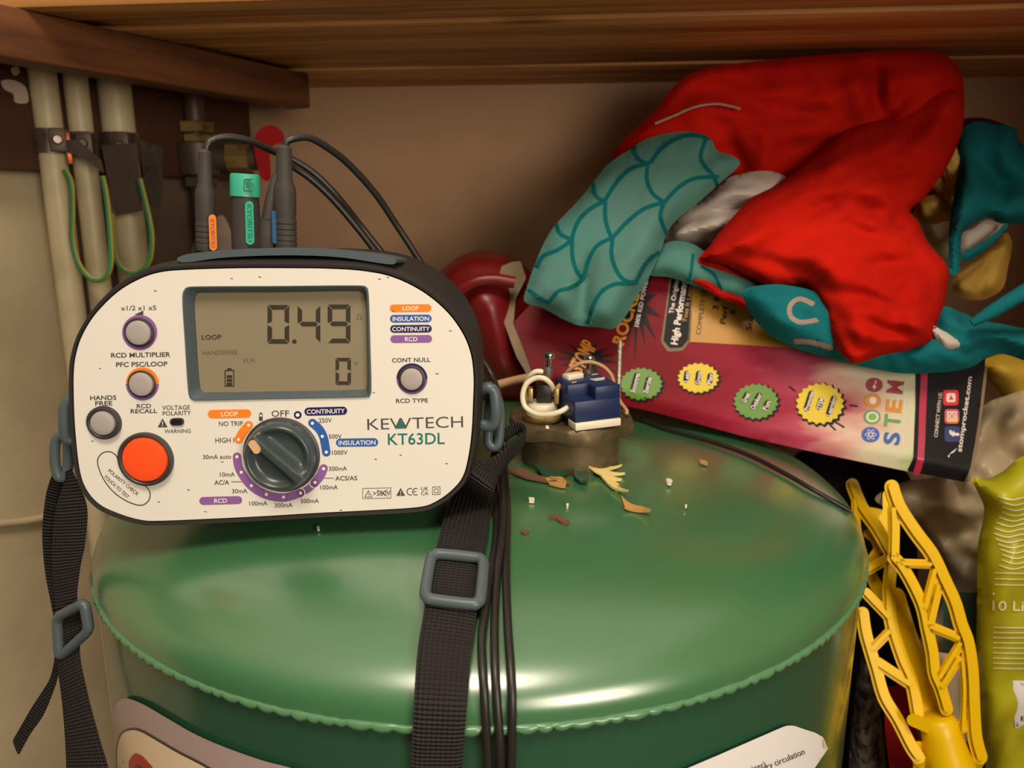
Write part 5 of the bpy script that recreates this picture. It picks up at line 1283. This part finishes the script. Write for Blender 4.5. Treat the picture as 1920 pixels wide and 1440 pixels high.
mb = MB(); mb.tube([at(x, y, Y) for x, y, Y in ((1822, 606, .462), (1850, 590, .460), (1880, 572, .458), (1920, 548, .456), (1970, 520, .454))], [.0024, .0042, .0045, .0048, .005], 'teal_cloth', 14); tag(mb.build('rolled_cloth'), 'thin rolled teal strip pointing in from the right edge', 'cloth')
# gold frilled cloth and the gold strip below it
mb = MB()
P = [at(1766 + 22*math.cos(a)*1.0 + 10*math.sin(a), 310 + 44*math.sin(a), .575 - .008*math.cos(a)) for a in np.linspace(0, 2*PI, 20, endpoint=False)]
mb.tube(P, .0050, 'gold_cloth', 16, True)
mb.v = [v + Vector((noise.noise(v*220), noise.noise(v*220 + Vector((9, 0, 0))), noise.noise(v*220 + Vector((0, 9, 0)))))*.0022 for v in mb.v]
mb.pillow([(1716, 384), (1730, 370), (1756, 366), (1780, 380), (1790, 408), (1768, 416), (1744, 420), (1722, 406)], .575, .016, 'gold_cloth', step=5, W=20, namp=.006, nsc=.05, creases=[([(1722, 395), (1750, 395), (1780, 388)], 6, .006), ([(1740, 412), (1760, 400)], 5, .005)])
mb.pillow([(1740, 330), (1776, 350), (1790, 400), (1800, 470), (1790, 500), (1755, 470), (1735, 440), (1725, 400)], .600, .012, 'tan_card', step=7, W=25, namp=.005, nsc=.04)
mb.pillow([(1776, 240), (1790, 236), (1806, 262), (1800, 300), (1775, 290)], .590, .010, 'gold_cloth', step=6, W=15, namp=.003, nsc=.05)
tag(mb.build('gold_frill'), 'gold frilled cloth squeezed between the red towel and the teal hood', 'cloth')
mb = MB(); mb.pillow([(1786, 528), (1800, 505), (1840, 480), (1870, 452), (1888, 436), (1898, 460), (1890, 500), (1880, 540), (1850, 560), (1815, 562), (1790, 548)], .560, .012, 'gold_cloth', step=6, W=22, namp=.004, nsc=.03, creases=[([(1830, 560), (1850, 510), (1880, 460)], 9, .008)]); tag(mb.build('gold_strip'), 'gold cloth strip below the white lined corner of the teal hood', 'cloth')

# ================================================================== bags and toys to the right of the cylinder
og = at(1880, 1440, .45); og.z = 0
t = thing('compost_bag', 'lime green plastic bag marked 10 litres at the right edge', 'bag', og)
YB = .455
mb = MB()
mb.pillow([(1822, 897), (1850, 898), (1880, 884), (1920, 855), (2000, 850), (2060, 900), (2080, 1200), (2080, 1700), (1960, 1880), (1850, 1850), (1838, 1600), (1848, 1440), (1834, 1343), (1830, 1243), (1832, 1118), (1834, 1021), (1845, 953)], YB, .022, 'lime_bag', back=.028, step=10, W=60, namp=.006, nsc=.010, seed=41, creases=[([(1850, 910), (1880, 940), (1908, 958)], 9, -.006), ([(1860, 1060), (1890, 1010), (1910, 960)], 12, .006), ([(1840, 1180), (1870, 1150), (1900, 1090)], 10, -.005), ([(1850, 1420), (1880, 1370), (1920, 1340)], 14, .008)])
mb.build('bag_film', t, og)
bv = bpy.data.objects['bag_film'].data
from mathutils.bvhtree import BVHTree
def caster(o):
    me = o.data; base = o.matrix_world.translation if o.parent is None else o.parent.location
    bt_ = BVHTree.FromPolygons([v.co + Vector(base) for v in me.vertices], [tuple(p.vertices) for p in me.polygons])
    def f(px, py, l):
        r = ray(px, py).normalized(); h = bt_.ray_cast(O, r)
        return (h[0] - r*l) if h[0] is not None else at(px, py, YB - .02 - l)
    return f
cb = caster(bpy.data.objects['bag_film'])
mb = MB()
mb.text(cb, '10 Litres', (1917, 1136), (112, 19), 'lime_print', .0010, 1, .01)
mb.decal(cb, [[(1862, 1112), (1965, 1114), (1965, 1117), (1862, 1115)]], 'lime_print', .0010, 4)
for i in range(14):
    y = 930 + i*10; x0 = 1872 + 8*math.sin(i*.7)
    mb.decal(cb, [stroke([(x0, y), (x0+25, y+7), (x0+55, y+2), (x0+90, y+10)], 2.2)], 'lime_print', .0010)
for i in range(9): mb.decal(cb, [stroke([(1863, 1176+i*9.6), (1895, 1177+i*9.6), (1930, 1177+i*9.6), (1960, 1178+i*9.6)], 2.0)], 'lime_print', .0010)
for i in range(3): mb.decal(cb, [stroke([(1866, 1074+i*11), (1900, 1075+i*11), (1930, 1075+i*11), (1960, 1076+i*11)], 2.0)], 'lime_print', .0010)
mb.decal(cb, [[(1899, 1276), (1990, 1276), (1990, 1370), (1903, 1366)]], 'paper', .0008, 12)
rs = random.Random(5); x = 1914
while x < 1985:
    wv = rs.choice((1.5, 2.2, 3.2)); mb.decal(cb, [[(x, 1282), (x+wv, 1282), (x+wv, 1352), (x, 1352)]], 'box_black', .0012); x += wv + rs.choice((1.5, 2.4))
mb.text(cb, '5', (1907, 1358), (6, 8), 'box_black', .0012)
mb.build('bag_print', t, og)
# grey film bag
mb = MB()
mb.pillow([(1640, 935), (1690, 905), (1760, 890), (1800, 840), (1836, 770), (1880, 744), (1960, 730), (2020, 800), (2040, 1100), (2040, 1850), (1700, 1850), (1700, 1300), (1770, 1120), (1760, 1040), (1720, 985), (1680, 960)], .535, .030, 'grey_bag', back=.05, step=8, W=70, namp=.013, nsc=.014, seed=52, wrinkle=((35, .02, .006, .006), (100, .03, .008, .004)), creases=[
    ([(1700, 940), (1760, 970), (1840, 985)], 18, .012), ([(1790, 900), (1795, 925), (1793, 950)], 9, .012), ([(1740, 1000), (1790, 1008), (1850, 995)], 16, .014), ([(1690, 920), (1740, 950), (1800, 950)], 24, -.010), ([(1760, 1060), (1800, 1080), (1815, 1110)], 26, -.010), ([(1860, 780), (1870, 830), (1830, 880)], 20, .008)])
tag(mb.build('grey_plastic_bag'), 'crumpled pale grey plastic bag behind the yellow stand and the toy box', 'bag')
mb = MB(); mb.pillow([(1836, 690), (1850, 672), (1900, 664), (1990, 690), (1990, 840), (1920, 795), (1895, 770), (1868, 728)], .555, .020, 'olive', back=.03, step=8, W=40, namp=.004, nsc=.02); tag(mb.build('yellow_cloth'), 'mustard yellow cloth behind the torn right end of the toy box', 'cloth')
mb = MB(); f = lambda x, y, l: at(x, y, .490 - l); mb.slab(f, [(1768, 1108), (1836, 1112), (1840, 1240), (1832, 1300), (1800, 1320), (1770, 1300)], 'dark_green', 0, .004); tag(mb.build('green_card'), 'dark green card standing behind the yellow stand', 'card')
mb = MB(); mb.pillow([(1735, 1232), (1780, 1226), (1822, 1240), (1826, 1300), (1828, 1420), (1828, 1800), (1780, 1800), (1775, 1420), (1760, 1330)], .478, .008, 'tan_card', step=9, W=30, namp=.002); tag(mb.build('tan_packet'), 'pale tan packet seen through the legs of the yellow stand', 'packet')
mb = MB(); f = lambda x, y, l: at(x, y, .475 - l); mb.slab(f, [(1656, 1290), (1700, 1280), (1722, 1380), (1716, 1500), (1716, 1790), (1676, 1790), (1668, 1440), (1660, 1380)], 'red_card', 0, .010); tag(mb.build('red_card'), 'plain red card standing left of the yellow stand hub', 'card')
mb = MB(); mb.pillow([(1598, 1560), (1592, 1440), (1600, 1330), (1612, 1240), (1626, 1210), (1644, 1260), (1652, 1340), (1662, 1440), (1668, 1600), (1668, 1790), (1600, 1790)], .505, .016, 'rug', back=.02, step=6, W=30, namp=.006, nsc=.06, seed=61); tag(mb.build('speckled_rug'), 'rolled speckled grey rug between the cylinder and the red card', 'rug')

mb = MB(); mb.pillow([(1480, 880), (1560, 850), (1640, 868), (1700, 885), (1716, 960), (1722, 1100), (1726, 1300), (1720, 1500), (1720, 1800), (1560, 1800), (1500, 1200)], .610, .030, 'gap_shade', back=.02, step=10, W=60, namp=.010, nsc=.014, seed=77); tag(mb.build('gap_shade_fill'), 'added black filler for the shade in the gap behind the lattice legs, under the toy box', 'bag')  # added black shape, stands in for deep shade under the toy box
# yellow launcher stand with lattice legs
og = at(1780, 1470, .43); og.z = 0
t = thing('launcher_stand', 'yellow plastic lattice stand of a toy launcher beside the cylinder', 'toy stand', og)
def strut(mb, P, wpx, Y, th=.0030, rib=True):
    wpx = wpx*1.45; f = lambda x, y, l: at(x, y, Y(x, y) - l)
    mb.slab(f, stroke(P, wpx), 'yellow_plastic', -th, th)
    if rib: mb.slab(f, stroke(P, wpx*.42), 'yellow_plastic', th*.9, th*1.9)
YR_ = tilt(910, .462, 1400, .425); YL_ = tilt(910, .505, 1330, .440)
mb = MB()
strut(mb, [(1672, 913), (1685, 950), (1716, 998), (1747, 1040), (1770, 1088), (1789, 1130), (1801, 1171), (1812, 1200), (1818, 1231), (1822, 1271), (1824, 1321), (1828, 1381), (1838, 1420)], 19, YR_)
strut(mb, [(1676, 955), (1677, 990), (1676, 1040)], 14, YR_); strut(mb, [(1676, 1046), (1690, 1062), (1708, 1092), (1728, 1136), (1738, 1180), (1747, 1222), (1752, 1263), (1763, 1290), (1775, 1330)], 17, YR_)
strut(mb, [(1682, 1056), (1745, 1058)], 12, YR_); strut(mb, [(1753, 1070), (1735, 1140)], 13, YR_); strut(mb, [(1760, 1100), (1743, 1172)], 12, YR_); strut(mb, [(1743, 1174), (1797, 1196)], 13, YR_)
strut(mb, [(1800, 1208), (1763, 1270)], 13, YR_); strut(mb, [(1796, 1238), (1764, 1290)], 12, YR_); strut(mb, [(1806, 1245), (1809, 1300), (1806, 1368)], 10, YR_); strut(mb, [(1742, 1180), (1752, 1262)], 12, lambda x, y: YR_(x, y) + .004, rib=False)
f = lambda x, y, l: at(x, y, YR_(x, y) - l)
mb.slab(f, poly_resample([(1655, 928), (1662, 916), (1672, 908), (1684, 945), (1682, 975), (1678, 1020), (1664, 998), (1648, 972), (1655, 958)], 5), 'yellow_plastic', -.002, .002)
mb.build('lattice_leg', t, og)
mb = MB()
strut(mb, [(1598, 909), (1606, 930), (1618, 955), (1644, 992), (1668, 1034), (1676, 1050)], 17, YL_); strut(mb, [(1604, 935), (1606, 985), (1614, 1030), (1624, 1072)], 11, YL_)
strut(mb, [(1622, 960), (1655, 968), (1674, 1000)], 14, lambda x, y: YL_(x, y) + .004, rib=False)
strut(mb, [(1673, 1050), (1668, 1085), (1667, 1120), (1671, 1170), (1691, 1235), (1708, 1275), (1720, 1340)], 17, YL_); strut(mb, [(1680, 1119), (1699, 1182), (1723, 1251), (1741, 1303), (1748, 1340)], 24, lambda x, y: YL_(x, y) + .005, rib=False)
strut(mb, [(1664, 1048), (1626, 1069)], 14, YL_); strut(mb, [(1624, 1112), (1668, 1158)], 14, YL_); strut(mb, [(1668, 1184), (1634, 1218)], 13, YL_)
strut(mb, [(1617, 1150), (1622, 1185), (1630, 1215), (1642, 1255), (1657, 1307), (1683, 1351), (1708, 1400), (1722, 1420)], 17, YL_); strut(mb, [(1646, 1243), (1707, 1283)], 15, YL_)
strut(mb, [(1628, 1000), (1640, 1012), (1646, 1030), (1632, 1050)], 12, lambda x, y: YL_(x, y) + .010, rib=False); strut(mb, [(1630, 1075), (1650, 1110), (1660, 1140)], 16, lambda x, y: YL_(x, y) + .012, rib=False)
mb.build('lattice_leg', t, og)
mb = MB(); a = at(1757, 1345, .432); b = at(1795, 1490, .418); ax = (b-a).normalized(); x = ax.orthogonal().normalized(); fr = frame(a, x, ax.cross(x), ax); Lh = (b-a).length
mb.lathe([(.0002, -.0015), (.0085, -.0012), (.0108, .0012), (.0118, .010), (.0130, .022), (.0148, .030), (.0150, Lh), (.012, Lh)], fr, 'yellow_plastic', 40)
for px_, py_ in ((1712, 1350), (1722, 1425), (1806, 1360), (1836, 1420)):
    f = lambda x, y, l: at(x, y, .428 - l)
    mb.slab(f, stroke([(px_, py_), (px_*.45 + 1775*.55, py_ + 15)], 24), 'yellow_plastic', -.003, .003)
mb.slab(f, poly_resample([(1712, 1390), (1840, 1390), (1850, 1424), (1835, 1450), (1838, 1800), (1716, 1800), (1712, 1440)], 8, True, False), 'yellow_plastic', -.010, -.002)
mb.build('hub', t, og, sharp=50)
